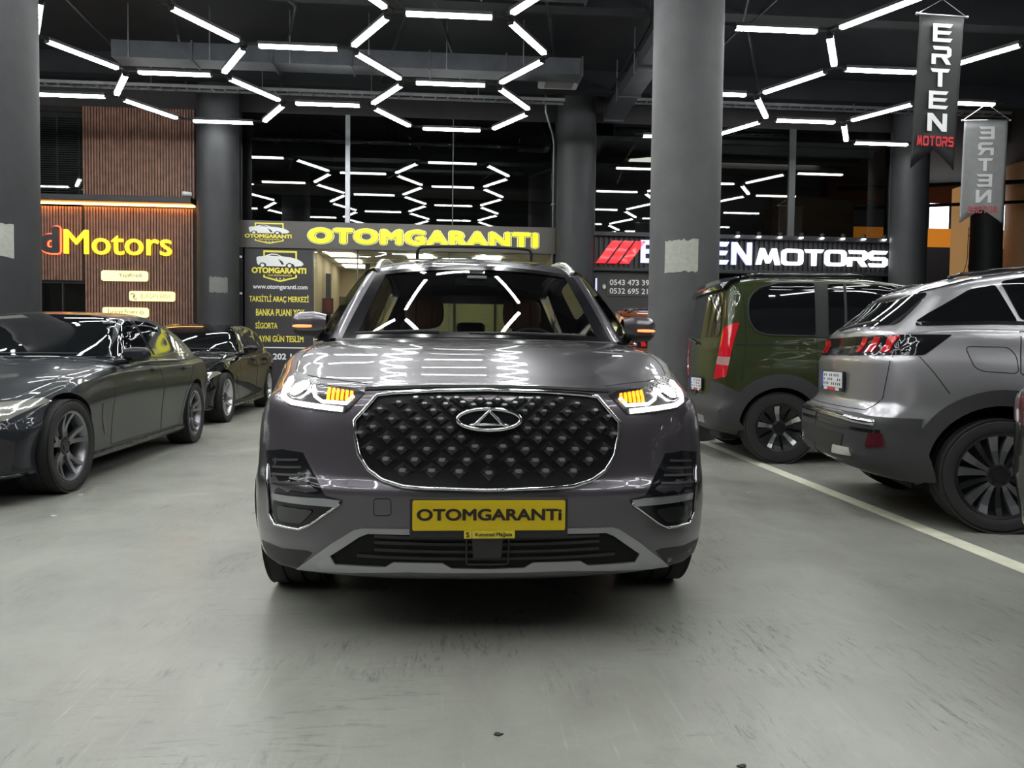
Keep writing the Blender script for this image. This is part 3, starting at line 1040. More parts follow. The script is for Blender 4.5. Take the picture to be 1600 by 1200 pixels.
ORD = ['nearest', 'second', 'third', 'fourth', 'fifth', 'sixth', 'seventh', 'eighth', 'ninth', 'tenth', 'eleventh', 'twelfth', 'thirteenth', 'fourteenth', 'fifteenth', 'sixteenth', 'seventeenth', 'eighteenth']
WHERE = {-6: 'farthest to the left', -5: 'behind the dark column', -4: 'left of the dark column', -3: 'at the far left', -2: 'above the dark grey sedan', -1: 'above the black estate car', 0: 'straight above the grey SUV',
         2: 'right of the big column', 3: 'above the green van', 4: 'beside the hanging banners'}
hexes = []
for k in (-6, -5, -4, -3, -2, -1, 0, 2, 3, 4):
    side = 'tubes of the large hexagon grid' if k <= 0 else 'tubes of the right hexagon grid'
    flat, slant = [], []
    for j in range(-6, 3):
        y = 11.03 + LY * j + (LY / 2 if k % 2 else 0)
        if y > 17 or y < -3.2:
            continue
        xc = -.15 + LX * k
        if not (k == -2 and j == 0) and not (k <= -4 and y > 16):
            flat.append((y, (xc - LA / 2, y, xc + LA / 2, y)))
        if k == 4:
            continue
        for d in (-1, 1):
            y2 = y + d * LY / 2
            if y2 > 17 or y2 < -3.2:
                continue
            if k <= -4 and max(y, y2) > 14.9:
                continue
            slant.append(((y + y2) / 2, (xc + LA / 2, y, xc + LX - LA / 2, y2)))
    for nm, L_ in (('level', flat), ('slanted', slant)):
        L_.sort(key=lambda t: -t[0])
        for i, (_, e) in enumerate(L_):
            w_ = WHERE[k] if nm == 'level' else 'zigzag ' + WHERE[k]
            place_light(*e, '%s white LED tube, %s, %s from the glazing' % (nm, w_, ORD[i]) if i else '%s white LED tube, %s, nearest the glazing' % (nm, w_), side)

# ================================================================== BANNERS


def banner(label, x, y, rz, w, ztop, zbot, zapex, cloth_m, text_m, red_m, mirror, tilt):
    t = thing('hanging_banner', label, 'banner', (x, y, zbot), rz)
    h = ztop - zbot

    def fn(u, v):
        notch = .26 * (1 - abs(2 * u - 1))
        z = notch + (h - notch) * v
        return ((u - .5) * w + tilt * (1 - v), .018 * math.sin(u * 7) * (1 - v), z)
    mb = MB().grid(fn, 16, 12)
    o = mb.build('cloth', cloth_m, t, smooth=True)
    md = o.modifiers.new('thick', 'SOLIDIFY')
    md.thickness = .004
    MB().tube([(-w / 2 - .03, 0, h), (w / 2 + .03, 0, h)], .012, 8).build('rod', alu, t, smooth=True)
    for s in (-1, 1):
        MB().lathe([(0, -.02), (.018, -.012), (.018, .012), (0, .02)], 10, axis='x', mtx=Matrix.Translation((s * (w / 2 + .04), 0, h))).build('rod_knob', alu, t, smooth=True)
    MB().tube([(-w / 2 - .02, 0, h + .01), (0, 0, zapex - zbot), (w / 2 + .02, 0, h + .01)], .005, 5).build('cord', alu, t)
    zz = [h - .12 - i * .292 for i in range(5)]
    for ch, z1 in zip('ERTEN', zz):
        dx = tilt * (1 - (z1 - .12) / h)
        glyph(ch, -.13 + dx, .15 + dx, z1 - .235, z1, -.022, .002, text_m, t, 'letter', mirror)
    z1 = zz[-1] - .3
    x0 = -.26 + tilt * .85
    for i, ch in enumerate('MOTORS'[::-1] if mirror else 'MOTORS'):
        glyph(ch, x0 + i * .09, x0 + i * .09 + .078, z1 - .13, z1, -.022, .002, red_m, t, 'letter', mirror)
    return t


redp = mat('red_print', (.62, .02, .03), .5)
cl1 = mat('black_banner', (.008, .008, .009), .6, noise=.1)
cl2 = mat('grey_banner', (.22, .22, .23), .6, noise=.08)
banner('black hanging banner reading ERTEN MOTORS, nearer of the two', 6.36, 9.9, .05, .63, 5.57, 3.55, 5.78, cl1, white_print, redp, False, -.07)
banner('grey hanging banner with ERTEN MOTORS showing reversed from the back', 9.78, 13.79, -.15, .78, 5.48, 3.58, 5.78, cl2, mat('pale_print', (.55, .55, .56), .6), mat('dull_red_print', (.42, .08, .09), .6), True, -.03)

# litter on the floor
for i, (x, y, lab) in enumerate(((-2.62, 5.55, 'white paper scrap beside the front wheel of the dark sedan'), (-2.45, 4.85, 'tiny pale scrap on the floor left of the grey SUV'), (.12, 2.02, 'small dark chip on the floor in front of the grey SUV'),
                                 (-1.0, 1.78, 'dark leaf like chip on the floor at the lower left'), (2.2, 5.6, 'tiny white scrap near the white bay line'), (.72, 1.83, 'dark round stain chip on the floor at the lower right'))):
    rr = .010 if i < 2 else .007
    pts = [(rr * (1 + .35 * math.sin(3 * a + i)) * math.cos(a) * 1.6, rr * (1 + .3 * math.cos(2 * a + i)) * math.sin(a)) for a in [q * PI / 5 for q in range(10)]]
    mb = MB()
    mb.poly(pts, .004, to=lambda a, b, c: (a, c, -b))
    o = mb.build('litter', white_print if i in (0, 1, 4) else mat('dark_chip', (.03, .028, .025), .7))
    recalc(o.data)
    o.location = (x, y, 0.0)
    tag(o, lab, 'litter')

# ================================================================== CAR TOOLKIT
from mathutils.interpolate import poly_3d_calc

def pchip(tab):
    xs = [p[0] for p in tab]
    ys = [p[1] for p in tab]
    n = len(xs)
    if n == 1:
        return lambda u: ys[0]
    h = [xs[i + 1] - xs[i] for i in range(n - 1)]
    d = [(ys[i + 1] - ys[i]) / h[i] for i in range(n - 1)]
    m = [d[0]] + [0 if d[i - 1] * d[i] <= 0 else 2 * d[i - 1] * d[i] / (d[i - 1] + d[i]) for i in range(1, n - 1)] + [d[-1]]

    def f(u):
        if u <= xs[0]:
            return ys[0]
        if u >= xs[-1]:
            return ys[-1]
        i = 0
        while u > xs[i + 1]:
            i += 1
        t = (u - xs[i]) / h[i]
        return (2 * t ** 3 - 3 * t * t + 1) * ys[i] + (t ** 3 - 2 * t * t + t) * h[i] * m[i] + (-2 * t ** 3 + 3 * t * t) * ys[i + 1] + (t ** 3 - t * t) * h[i] * m[i + 1]
    return f


def chaikin(p, it=2):
    p = [Vector(q) for q in p]
    for _ in range(it):
        q = [p[0]]
        for a, b in zip(p, p[1:]):
            q += [a * .75 + b * .25, a * .25 + b * .75]
        q.append(p[-1])
        p = q
    return p


def sstep(t):
    t = max(0.0, min(1.0, t))
    return t * t * (3 - 2 * t)


def shell(S):
    """closed car body shell.  S: yf,yr ends; top,bot,wid functions of y; side=[(fx,fz)], crown=[(fx,dz)]; front/rear setback functions (x,z); r edge radius"""
    y0, y1 = S['yf'], S['yr']
    top, bot, wid = pchip(S['top']), pchip(S['bot']), pchip(S['wid'])
    drop = pchip(S.get('drop', [(0, 1.0)]))
    tum = S.get('tumble')
    r = S.get('r', .05)
    nr = 5
    ys = []
    for i in range(nr):
        th = PI / 2 * i / nr
        ys.append((y0 + r * (1 - math.sin(PI / 2 * i / nr + 0)) if False else y0 + r * (1 - math.cos(th)), r * (1 - math.sin(th))))
    st = S.get('step', .06)
    n = int((y1 - y0 - 2 * r) / st)
    for i in range(n + 1):
        ys.append((y0 + r + (y1 - y0 - 2 * r) * i / n, 0.0))
    for i in range(nr - 1, -1, -1):
        th = PI / 2 * i / nr
        ys.append((y1 - r * (1 - math.cos(th)), r * (1 - math.sin(th))))
    df, dr = S.get('front', lambda x, z: 0.0), S.get('rear', lambda x, z: 0.0)
    lf, lr = S.get('lf', 1.2), S.get('lr', 1.2)

    zm = S.get('zmod')

    def disp(x, y, z):
        if zm:
            z = zm(x, y, z)
        k = 1 - sstep((y - y0) / lf)
        q = 1 - sstep((y1 - y) / lr)
        return (x, y + df(x, z) * k - dr(x, z) * q, z)
    rings, V, F = [], [], []
    secs = []
    for y, ins in ys:
        w, zt, zb, dp = wid(y), top(y), bot(y), drop(y)
        zs = zt + S['crown'][0][1] * dp
        pts = [(0, zb), (w * S['side'][0][0] * .6, zb)]
        for fx, fz in S['side']:
            pts.append((w * fx, zb + fz * (zs - zb)))
        for fx, dz in S['crown']:
            pts.append((w * fx, zt + dz * dp))
        if 'section' in S:
            pts = S['section'](y, zt, zb)
        half = chaikin([(a, b, 0) for a, b in pts], S.get('it', 2))
        half = [(p.x, p.y) for p in half]
        zc, hh = (zt + zb) / 2, (zt - zb) / 2
        sx, sz = (w - ins) / w, (hh - ins) / hh
        half = [(a * sx, zc + (b - zc) * sz) for a, b in half]
        full = half + [(-a, b) for a, b in half[-2:0:-1]]
        secs.append((y, full, zc))
    m = len(secs[0][1])
    for y, full, zc in secs:
        V += [disp(a, y, b) for a, b in full]
    for i in range(len(secs) - 1):
        for j in range(m):
            j2 = (j + 1) % m
            F.append((i * m + j, i * m + j2, (i + 1) * m + j2, (i + 1) * m + j))
    for end in (0, -1):
        y, full, zc = secs[end]
        base = 0 if end == 0 else (len(secs) - 1) * m
        prev = list(range(base, base + m))
        K = 12
        for k in range(1, K):
            s = 1 - k / K
            cur = []
            for a, b in full:
                cur.append(len(V))
                V.append(disp(a * s, y, zc + (b - zc) * s))
            for j in range(m):
                j2 = (j + 1) % m
                q = (prev[j], cur[j], cur[j2], prev[j2]) if end == 0 else (prev[j], prev[j2], cur[j2], cur[j])
                F.append(q)
            prev = cur
        c = len(V)
        V.append(disp(0, y, zc))
        for j in range(m):
            j2 = (j + 1) % m
            F.append((prev[j], c, prev[j2]) if end == 0 else (prev[j], prev[j2], c))
    return V, F


def cabin_section(zbelt, wb, slope, rr=.07):
    wbf = pchip(wb)

    def sec(y, zt, zb):
        w = wbf(y)
        zt = max(zt, zb + .06)
        r = min(rr, (zt - zb) * .4)

        def x(z):
            return w - slope * (z - zbelt)
        xt = x(zt)
        return [(0, zb), (x(zb) * .6, zb), (x(zb), zb), (x(zb + (zt - r - zb) * .33), zb + (zt - r - zb) * .33), (x(zb + (zt - r - zb) * .66), zb + (zt - r - zb) * .66), (x(zt - r), zt - r), (xt - .02, zt - r * .35), (xt - .09, zt - .006), (xt * .6, zt + .008), (xt * .3, zt + .012), (0, zt + .013)]
    return sec


class Car:
    def __init__(s, name, label, cat, loc, rz, paint):
        s.root = thing(name, label, cat, loc, rz)
        s.paint = paint
        s.V, s.F = [], []
        s.body = None

    def surf(s, V, F):
        k = len(s.V)
        s.V += [Vector(v) for v in V]
        s.F += [tuple(i + k for i in f) for f in F]
        s.bvh = BVHTree.FromPolygons(s.V, s.F)
        s.N = [Vector((0, 0, 0)) for _ in s.V]
        for f in s.F:
            n = (s.V[f[2]] - s.V[f[0]]).cross(s.V[f[-1]] - s.V[f[1]])
            for i in f:
                s.N[i] += n
        for n in s.N:
            if n.length > 0:
                n.normalize()

    def smooth_n(s, p, fi, n):
        f = s.F[fi]
        w = poly_3d_calc([s.V[i] for i in f], p)
        m = Vector((0, 0, 0))
        for i, k in zip(f, w):
            m += s.N[i] * k
        if m.length < 1e-6:
            return n
        m.normalize()
        if m.dot(n) < 0:
            m = -m
        return m if m.dot(n) > .7 else n

    DIR = {'L': (Vector((1, 0, 0)), lambda a, b: Vector((-5, a, b))), 'R': (Vector((-1, 0, 0)), lambda a, b: Vector((5, a, b))),
           'F': (Vector((0, 1, 0)), lambda a, b: Vector((a, -8, b))), 'B': (Vector((0, -1, 0)), lambda a, b: Vector((a, 12, b))),
           'BL': (Vector((.7071, -.7071, 0)), lambda a, b: Vector((-6 + .7071 * a, 6 + .7071 * a, b))), 'BR': (Vector((-.7071, -.7071, 0)), lambda a, b: Vector((6 - .7071 * a, 6 + .7071 * a, b))),
           'T': (Vector((0, 0, -1)), lambda a, b: Vector((a, b, 6)))}

    def hit(s, a, b, pr):
        d, o = s.DIR[pr]
        q = o(a, b)
        h = s.bvh.ray_cast(q, d)
        if h[0] is None:
            # just past the silhouette: slide onto the nearest point of the body
            best = s.bvh.find_nearest(q + d * (5 if pr in 'LR' else 6 if len(pr) > 1 else 8 if pr == 'F' else 12 if pr == 'B' else 5))
            n = best[1]
            if n.dot(d) > 0:
                n = -n
            return best[0], s.smooth_n(best[0], best[2], n)
        n = h[1]
        if n.dot(d) > 0:
            n = -n
        return h[0], s.smooth_n(h[0], h[2], n)

    def panel(s, name, outline, pr, m, off=.003, th=.006, step=.06, holes=(), parent=None, smooth=True, curve=None):
        """a panel following the body under `outline` (2-D, projected along pr)"""
        loops = [list(outline)] + [list(h) for h in holes]
        co, ed = [], []
        for lp in loops:
            dn = []
            for i, p in enumerate(lp):
                q = lp[(i + 1) % len(lp)]
                k = max(1, int(math.hypot(q[0] - p[0], q[1] - p[1]) / (step * .7)))
                dn += [(p[0] + (q[0] - p[0]) * t / k, p[1] + (q[1] - p[1]) * t / k) for t in range(k)]
            b = len(co)
            co += [Vector(p) for p in dn]
            ed += [(b + i, b + (i + 1) % len(dn)) for i in range(len(dn))]
        xs, zs = [p.x for p in co], [p.y for p in co]

        def inside(x, z):
            c = False
            for a, b in ed:
                p, q = co[a], co[b]
                if (p.y > z) != (q.y > z) and x < (q.x - p.x) * (z - p.y) / (q.y - p.y) + p.x:
                    c = not c
            return c

        def far(x, z):
            return all((x - p.x) ** 2 + (z - p.y) ** 2 > (step * .4) ** 2 for p in co[:nb])
        nb = len(co)
        x = min(xs) + step / 2
        while x < max(xs):
            z = min(zs) + step / 2
            while z < max(zs):
                if inside(x, z) and far(x, z):
                    co.append(Vector((x, z)))
                z += step
            x += step
        v2, _, f2, *_ = delaunay_2d_cdt(co, ed, [], 1, 1e-6)
        f2 = [f for f in f2 if inside_loops(loops, *tri_mid(v2, f))]
        P, Nn = [], []
        for p in v2:
            h, n = s.hit(p.x, p.y, pr)
            P.append(h + n * off)
            Nn.append(n)
        k = len(P)
        V = P + [p - n * th for p, n in zip(P, Nn)]
        F = [tuple(f) for f in f2]
        d = s.DIR[pr][0]
        if F:
            f = max(F, key=lambda t: ((P[t[1]] - P[t[0]]).cross(P[t[2]] - P[t[0]])).length)
            if (P[f[1]] - P[f[0]]).cross(P[f[2]] - P[f[0]]).dot(d) > 0:
                F = [tuple(reversed(f)) for f in F]
        cnt = {}
        for f in F:
            for i in range(len(f)):
                cnt[(f[i], f[(i + 1) % len(f)])] = 1
        R = [(b, a, a + k, b + k) for (a, b) in cnt if (b, a) not in cnt]
        me = new_mesh(name, V, F + R, m, smooth)
        if smooth:
            nf = len(F)
            ln = []
            for pi, po in enumerate(me.polygons):
                for li in po.loop_indices:
                    ln.append(Nn[me.loops[li].vertex_index] if pi < nf else po.normal.copy())
            me.normals_split_custom_set(ln)
        return link(name, me, parent or s.root)

    def split(s, name, outline, pr, need=.3, parent=None):
        """part cut out of the body shell itself: its faces lying inside `outline`"""
        o = s.body
        me = o.data
        ax = {'L': (1, 2), 'R': (1, 2), 'F': (0, 2), 'B': (0, 2), 'T': (0, 1)}[pr]
        d = s.DIR[pr][0]
        cn = [tuple(c.vector) for c in me.corner_normals]
        take, rest = [], []
        for p in me.polygons:
            c = p.center
            ok = p.material_index == 0 and p.normal.dot(d) < -need and inside_loops([outline], c[ax[0]], c[ax[1]])
            (take if ok else rest).append(p.index)

        def sub_mesh(ids, nm):
            vs, mp, fs, nn, mi = [], {}, [], [], []
            for i in ids:
                p = me.polygons[i]
                f = []
                for li in p.loop_indices:
                    vi = me.loops[li].vertex_index
                    if vi not in mp:
                        mp[vi] = len(vs)
                        vs.append(me.vertices[vi].co.copy())
                    f.append(mp[vi])
                    nn.append(cn[li])
                fs.append(tuple(f))
                mi.append(p.material_index)
            m2 = new_mesh(nm, vs, fs, None, True)
            for k in me.materials:
                m2.materials.append(k)
            m2.polygons.foreach_set('material_index', mi)
            m2.normals_split_custom_set(nn)
            return m2
        new = sub_mesh(take, name)
        s.body.data = sub_mesh(rest, 'body')
        return link(name, new, parent or s.root)

    def path(s, pts, pr, step=.03, closed=False):
        out = []
        n = len(pts)
        for i in range(n if closed else n - 1):
            p, q = pts[i], pts[(i + 1) % n]
            k = max(1, int(math.hypot(q[0] - p[0], q[1] - p[1]) / step))
            out += [s.hit(p[0] + (q[0] - p[0]) * t / k, p[1] + (q[1] - p[1]) * t / k, pr) for t in range(k)]
        if not closed:
            out.append(s.hit(*pts[-1], pr))
        return out

    def strip(s, name, pts, pr, width, m, off=.002, th=.004, closed=False, parent=None, step=.03):
        """a raised strip (seam, chrome line, light bar) along the body"""
        hp = s.path(pts, pr, step, closed)
        n = len(hp)
        V, F = [], []
        for i, (p, nn) in enumerate(hp):
            t = (hp[(i + 1) % n][0] - hp[i - 1][0]) if closed else (hp[min(i + 1, n - 1)][0] - hp[max(i - 1, 0)][0])
            if t.length < 1e-6:
                t = Vector((0, 1, 0))
            b = t.cross(nn).normalized() * (width / 2)
            c = p + nn * off
            V += [c - b - nn * th, c - b, c + b, c + b - nn * th]
        for i in range(n if closed else n - 1):
            j = (i + 1) % n
            for k in range(4):
                k2 = (k + 1) % 4
                F.append((i * 4 + k, j * 4 + k, j * 4 + k2, i * 4 + k2))
        if not closed:
            F += [(0, 1, 2, 3), (n * 4 - 1, n * 4 - 2, n * 4 - 3, n * 4 - 4)]
        me = new_mesh(name, V, F, m)
        recalc(me)
        return link(name, me, parent or s.root)

    def rail(s, name, pts, pr, r, m, off=0.0, closed=False, parent=None, step=.03, n=8):
        hp = s.path(pts, pr, step, closed)
        mb = MB().tube([p + nn * off for p, nn in hp], r, n, closed=closed)
        return mb.build(name, m, parent or s.root, smooth=True)

    def make_body(s, V, F, arches, name='body', liner=None):
        """arches: (y, z, radius); cut from both sides"""
        me = new_mesh(name, V, F, s.paint, True)
        recalc(me)
        o = link(name, me, s.root)
        if arches:
            mb = MB()
            for (y, z, r, depth, w) in arches:
                for sgn in (-1, 1):
                    a, b = sorted((sgn * (w - depth), sgn * (w + .3)))
                    mt = Matrix.Translation((0, y, z))
                    mb.lathe([(0, a), (r, a), (r, b), (0, b)], 56, axis='x', mtx=mt)
            cme = new_mesh('cutter', mb.v, mb.f, None)
            bm = bmesh.new()
            bm.from_mesh(cme)
            bmesh.ops.remove_doubles(bm, verts=bm.verts, dist=1e-5)
            bmesh.ops.recalc_face_normals(bm, faces=bm.faces)
            bm.to_mesh(cme)
            bm.free()
            co = link('cutter', cme)
            md = o.modifiers.new('arches', 'BOOLEAN')
            md.operation = 'DIFFERENCE'
            md.solver = 'EXACT'
            md.object = co
            s.root_loc = s.root.matrix_world.copy()
            sv = (s.root.location.copy(), s.root.rotation_euler.copy())
            s.root.location = (0, 0, 0)
            s.root.rotation_euler = (0, 0, 0)
            bpy.context.view_layer.update()
            dg = bpy.context.evaluated_depsgraph_get()
            nm = bpy.data.meshes.new_from_object(o.evaluated_get(dg))
            o.modifiers.clear()
            o.data = nm
            bpy.data.objects.remove(co, do_unlink=True)
            s.root.location, s.root.rotation_euler = sv
            lm = liner or mat('arch_liner', (.008, .008, .008), .9)
            nm.materials.clear()
            nm.materials.append(s.paint)
            nm.materials.append(lm)
            for p in nm.polygons:
                c = p.center
                p.material_index = 0
                for (y, z, r, depth, w) in arches:
                    d = math.hypot(c.y - y, c.z - z)
                    if d < r + .002 and abs(c.x) > w - depth - .01 and (d > r - .012 and abs(p.normal.x) < .6 or abs(abs(c.x) - (w - depth)) < .01):
                        p.material_index = 1
            sharp_edges(nm, 38)
        s.body = o
        return o


tyre_m = mat('tyre_rubber', (.018, .018, .018), .75, bump=.15, bscale=120)
alloy = mat('alloy_silver', (.62, .62, .64), .28, .9)
alloy_grey = mat('alloy_grey', (.28, .28, .30), .3, .9)
alloy_black = mat('alloy_black', (.012, .012, .013), .3)
chrome = mat('chrome', (.8, .8, .82), .06, 1.0)
satin = mat('satin_silver', (.42, .42, .44), .32, .85)
black_gloss = mat('black_gloss', (.01, .01, .012), .1)
black_plastic = mat('black_plastic', (.018, .018, .019), .5, bump=.08, bscale=200)
grey_plastic = mat('grey_plastic', (.035, .035, .036), .55)
tint_glass = mat('tinted_glass', (.006, .007, .008), .03, spec=.6, coat=0.4)
seam_m = mat('panel_gap', (.004, .004, .004), .8)
red_lamp = mat('red_lamp', (.45, .01, .02), .08, coat=1, emit=(.6, .005, .01), es=.12)
lens_m = mat('lens_grey', (.35, .36, .38), .15, .5, coat=1)
plate_white = mat('plate_white', (.75, .76, .78), .4)


def wheel(car, x, y, R, w, rim, side, style, turn=0.0, tread=False, name='wheel'):
    """a part of the car: tyre with rim, spokes, hub cap, brake disc below it. side=+1 faces +x"""
    hw = w / 2
    prof = [(rim, -hw * .82), (rim + .012, -hw * .92), (R - .05, -hw), (R - .02, -hw * .97), (R - .006, -hw * .86)]
    for g in (-.5, -.17, .17, .5):
        c = g * w * .9
        prof += [(R, c - .009), (R - .008, c - .006), (R - .008, c + .006), (R, c + .009)]
    prof += [(R - .006, hw * .86), (R - .02, hw * .97), (R - .05, hw), (rim + .012, hw * .92), (rim, hw * .82)]
    mt = Matrix.Translation((x, y, R)) @ Matrix.Rotation(turn, 4, 'Z')
    mb = MB().lathe(prof, 64, axis='x')
    if tread:
        pass
    t = mb.build(name, tyre_m, car.root, sharp=30)
    t.location = (x, y, R)
    t.rotation_euler = (0, 0, turn)
    f = side
    MB().lathe([(rim, -hw * .8), (rim - .012, -hw * .8), (rim - .03, 0), (rim - .028, f * hw * .55), (rim - .012, f * hw * .84), (rim + .004, f * hw * .9), (rim + .006, f * hw * .8)], 56, axis='x').build('rim', style['rim'], t, sharp=40)
    xd = f * hw * .05
    MB().lathe([(0.05, xd - .01), (rim * .68, xd - .01), (rim * .68, xd + .01), (.05, xd + .01)], 40, axis='x', close=True).build('brake_disc', mat('disc_steel', (.25, .24, .23), .4, .9), t, sharp=40)
    MB().lathe([(0, -hw * .3), (rim - .02, -hw * .3)], 32, axis='x').build('inner_shade', mat('arch_liner', (.008, .008, .008), .9), t)
    xf, xr = f * hw * style.get('hubx', .62), f * hw * style.get('rimx', .78)
    for (a, wa0, wa1, da, m2) in style['spokes']:
        # spoke: centre angle at hub a, at rim a+da, half widths in metres
        def P(rr, an, x_):
            return Vector((x_, rr * math.cos(an), rr * math.sin(an)))
        sec = []
        for q in range(5):
            u = q / 4
            rr = .055 + (rim - .012 - .055) * u
            an = a + da * u
            hw_ = wa0 + (wa1 - wa0) * u
            x_ = xf + (xr - xf) * u ** 1.5 - f * .012 * math.sin(PI * u)
            c = P(rr, an, x_)
            tg = Vector((0, -math.sin(an), math.cos(an)))
            sec.append([c - tg * hw_ - Vector((f * .022, 0, 0)), c - tg * hw_ * .86, c + tg * hw_ * .86, c + tg * hw_ - Vector((f * .022, 0, 0)), c - Vector((f * .035, 0, 0))])
        V = [p for s_ in sec for p in s_]
        F = []
        for q in range(4):
            for k in range(5):
                k2 = (k + 1) % 5
                F.append((q * 5 + k, q * 5 + k2, q * 5 + 5 + k2, q * 5 + 5 + k))
        me = new_mesh('spoke', V, F, m2)
        recalc(me)
        link('spoke', me, t)
    MB().lathe([(.075, xf - f * .03), (.072, xf - f * .004), (.06, xf + f * .002), (.036, xf + f * .002), (.034, xf + f * .008), (0, xf + f * .010)], 28, axis='x').build('hub_cap', style.get('hub', style['spokes'][0][4]), t, sharp=40)
    mb = MB()
    for i in range(5):
        a = 2 * PI * i / 5 + .3
        c = (xf + f * .003, .055 * math.cos(a), .055 * math.sin(a))
        mb.lathe([(0, .004 * f), (.008, .004 * f), (.009, -.004 * f)], 8, axis='x', mtx=Matrix.Translation(c))
    mb.build('wheel_bolts', alloy_black, t)
    return t


def lamp_lens(name):
    return glass_mat(name, (.92, .93, .95), 1.5)


def arc(cy, cz, r, a0, a1, n=20):
    return [(cy + r * math.cos(math.radians(a0 + (a1 - a0) * i / n)), cz + r * math.sin(math.radians(a0 + (a1 - a0) * i / n))) for i in range(n + 1)]


def smooth2(pts, it=2, closed=True):
    p = [Vector((a, b)) for a, b in pts]
    for _ in range(it):
        q = []
        n = len(p)
        for i in range(n if closed else n - 1):
            a, b = p[i], p[(i + 1) % n]
            q += [a * .75 + b * .25, a * .25 + b * .75]
        if not closed:
            q = [p[0]] + q + [p[-1]]
        p = q
    return [(v.x, v.y) for v in p]


def fillet(pts, r, n=4):
    """round the corners of a closed outline with radius ~r"""
    out = []
    m = len(pts)
    for i in range(m):
        a, b, c = Vector(pts[i - 1]), Vector(pts[i]), Vector(pts[(i + 1) % m])
        rr = pts[i][2] if len(pts[i]) > 2 else r
        a, b, c = a.to_2d(), b.to_2d(), c.to_2d()
        d1, d2 = (a - b), (c - b)
        k = min(rr, d1.length * .45, d2.length * .45)
        p, q = b + d1.normalized() * k, b + d2.normalized() * k
        for t in range(n + 1):
            u = t / n
            v = p * (1 - u) ** 2 + b * 2 * u * (1 - u) + q * u * u
            out.append((v.x, v.y))
    return out


def mir(pts):
    return [(-a, b) for a, b in pts]


def mirror_obj(name, car, side, base, size, cap_m, lower_m, m_lamp=None):
    """door mirror: housing, lower half, glass, foot and indicator strip"""
    bx, by, bz = base
    L, H, D = size

    def fn(u, v, z0, z1, infl=1.0):
        # u 0..1 inner->outer, v around
        a = 2 * PI * v
        k = math.sin(PI * min(1, .12 + .88 * u) * .5 + 0) if u < .5 else 1
        e = (1 - max(0, (u - .72) / .28) ** 2.2) ** .5 if u > .72 else 1
        s_ = (.72 + .28 * min(1, u / .35)) * max(.05, e)
        x = bx + side * L * u
        y = by + D * .5 * math.copysign(abs(math.cos(a)) ** .75, math.cos(a)) * s_ + .06 * u
        z = bz + H * .5 * math.copysign(abs(math.sin(a)) ** .7, math.sin(a)) * s_ * (1.0 - .12 * u)
        return (x, y, z)
    mb = MB().grid(lambda u, v: fn(u, v, 0, 1), 18, 28)
    t = mb.build(name, cap_m, car.root, smooth=True)
    recalc(t.data)
    # lower shell, slightly larger, only the bottom third
    mb = MB()

    def low(u, v):
        a = PI * (1.13 + .74 * v)
        p = fn(.04 + .93 * u, a / (2 * PI), 0, 1)
        return (p[0], by + (p[1] - by) * 1.02, bz + (p[2] - bz) * 1.03)
    mb.grid(low, 14, 12).build('mirror_lower', lower_m, t, smooth=True)
    mb = MB()
    mb.tube([(bx - side * .09, by + .05, bz - H * .52), (bx + side * .02, by + .03, bz - H * .45), (bx + side * .07, by + .02, bz - H * .3)], [.035, .03, .03], 10).build('mirror_foot', lower_m, t, smooth=True)
    if m_lamp:
        mb = MB()
        pts = []
        for u in (.38, .55, .7, .82, .9):
            p = fn(u, .5, 0, 1)
            pts.append((p[0], p[1] - .006, bz - .012))
        mb.tube(pts, [.007, .009, .009, .008, .005], 6).build('indicator', m_lamp, t, smooth=True)
    return t


def wiper(car, name, pts, r=.008):
    o = MB().tube(pts, r, 6).build(name, black_plastic, car.root)
    return o

# ================================================================== THE GREY SUV IN THE MIDDLE
paint_grey = mat('grey_mauve_paint', (0.135, 0.121, 0.140), 0.30, 0.75, coat=1.0)
prof = pchip([(.2, .10), (.28, .03), (.40, 0), (.54, 0), (.60, .025), (.80, .07), (.88, .10), (.95, .15)])
C = Car('suv', 'grey mauve family SUV facing the viewer with lit headlights and orange indicators', 'car', (.112, 3.48, 0), 0, paint_grey)
SP = dict(yf=-.93, yr=3.79, r=.045, step=.03, it=3,
          top=[(-.93, .905), (-.82, .930), (-.68, .968), (-.5, 1.003), (-.2, 1.044), (.15, 1.077), (.45, 1.098), (.8, 1.10), (3.0, 1.10), (3.79, 1.02)],
          bot=[(-.93, .235), (-.5, .21), (0, .21), (3.2, .22), (3.79, .33)],
          wid=[(-.93, .885), (-.6, .908), (-.1, .928), (1.2, .925), (2.7, .93), (3.5, .89), (3.79, .86)],
          side=[(.88, 0), (.955, .05), (.985, .22), (1.0, .45), (.985, .62), (.992, .80), (.975, .97)],
          crown=[(.962, -.115), (.937, -.070), (.88, -.034), (.72, -.012), (.4, -.003), (0, 0)],
          front=lambda x, z: prof(z) + .26 * (abs(x) / .93) ** 2.2 + .34 * (abs(x) / .93) ** 9,
          rear=lambda x, z: .30 * (abs(x) / .93) ** 3 + .1 * max(0, (z - .7)),
          zmod=lambda x, y, z: z + (.003 * math.exp(-((abs(x) - .40 - .09 * (y + .8)) / .06) ** 2) * sstep((z - .86) / .08) * (1 - sstep((y - .3) / .3))))
V, F = shell(SP)
C.surf(V, F)
C.make_body(V, F, [(0, .36, .405, .36, .93), (2.71, .36, .405, .36, .93)])
pn = C.panel
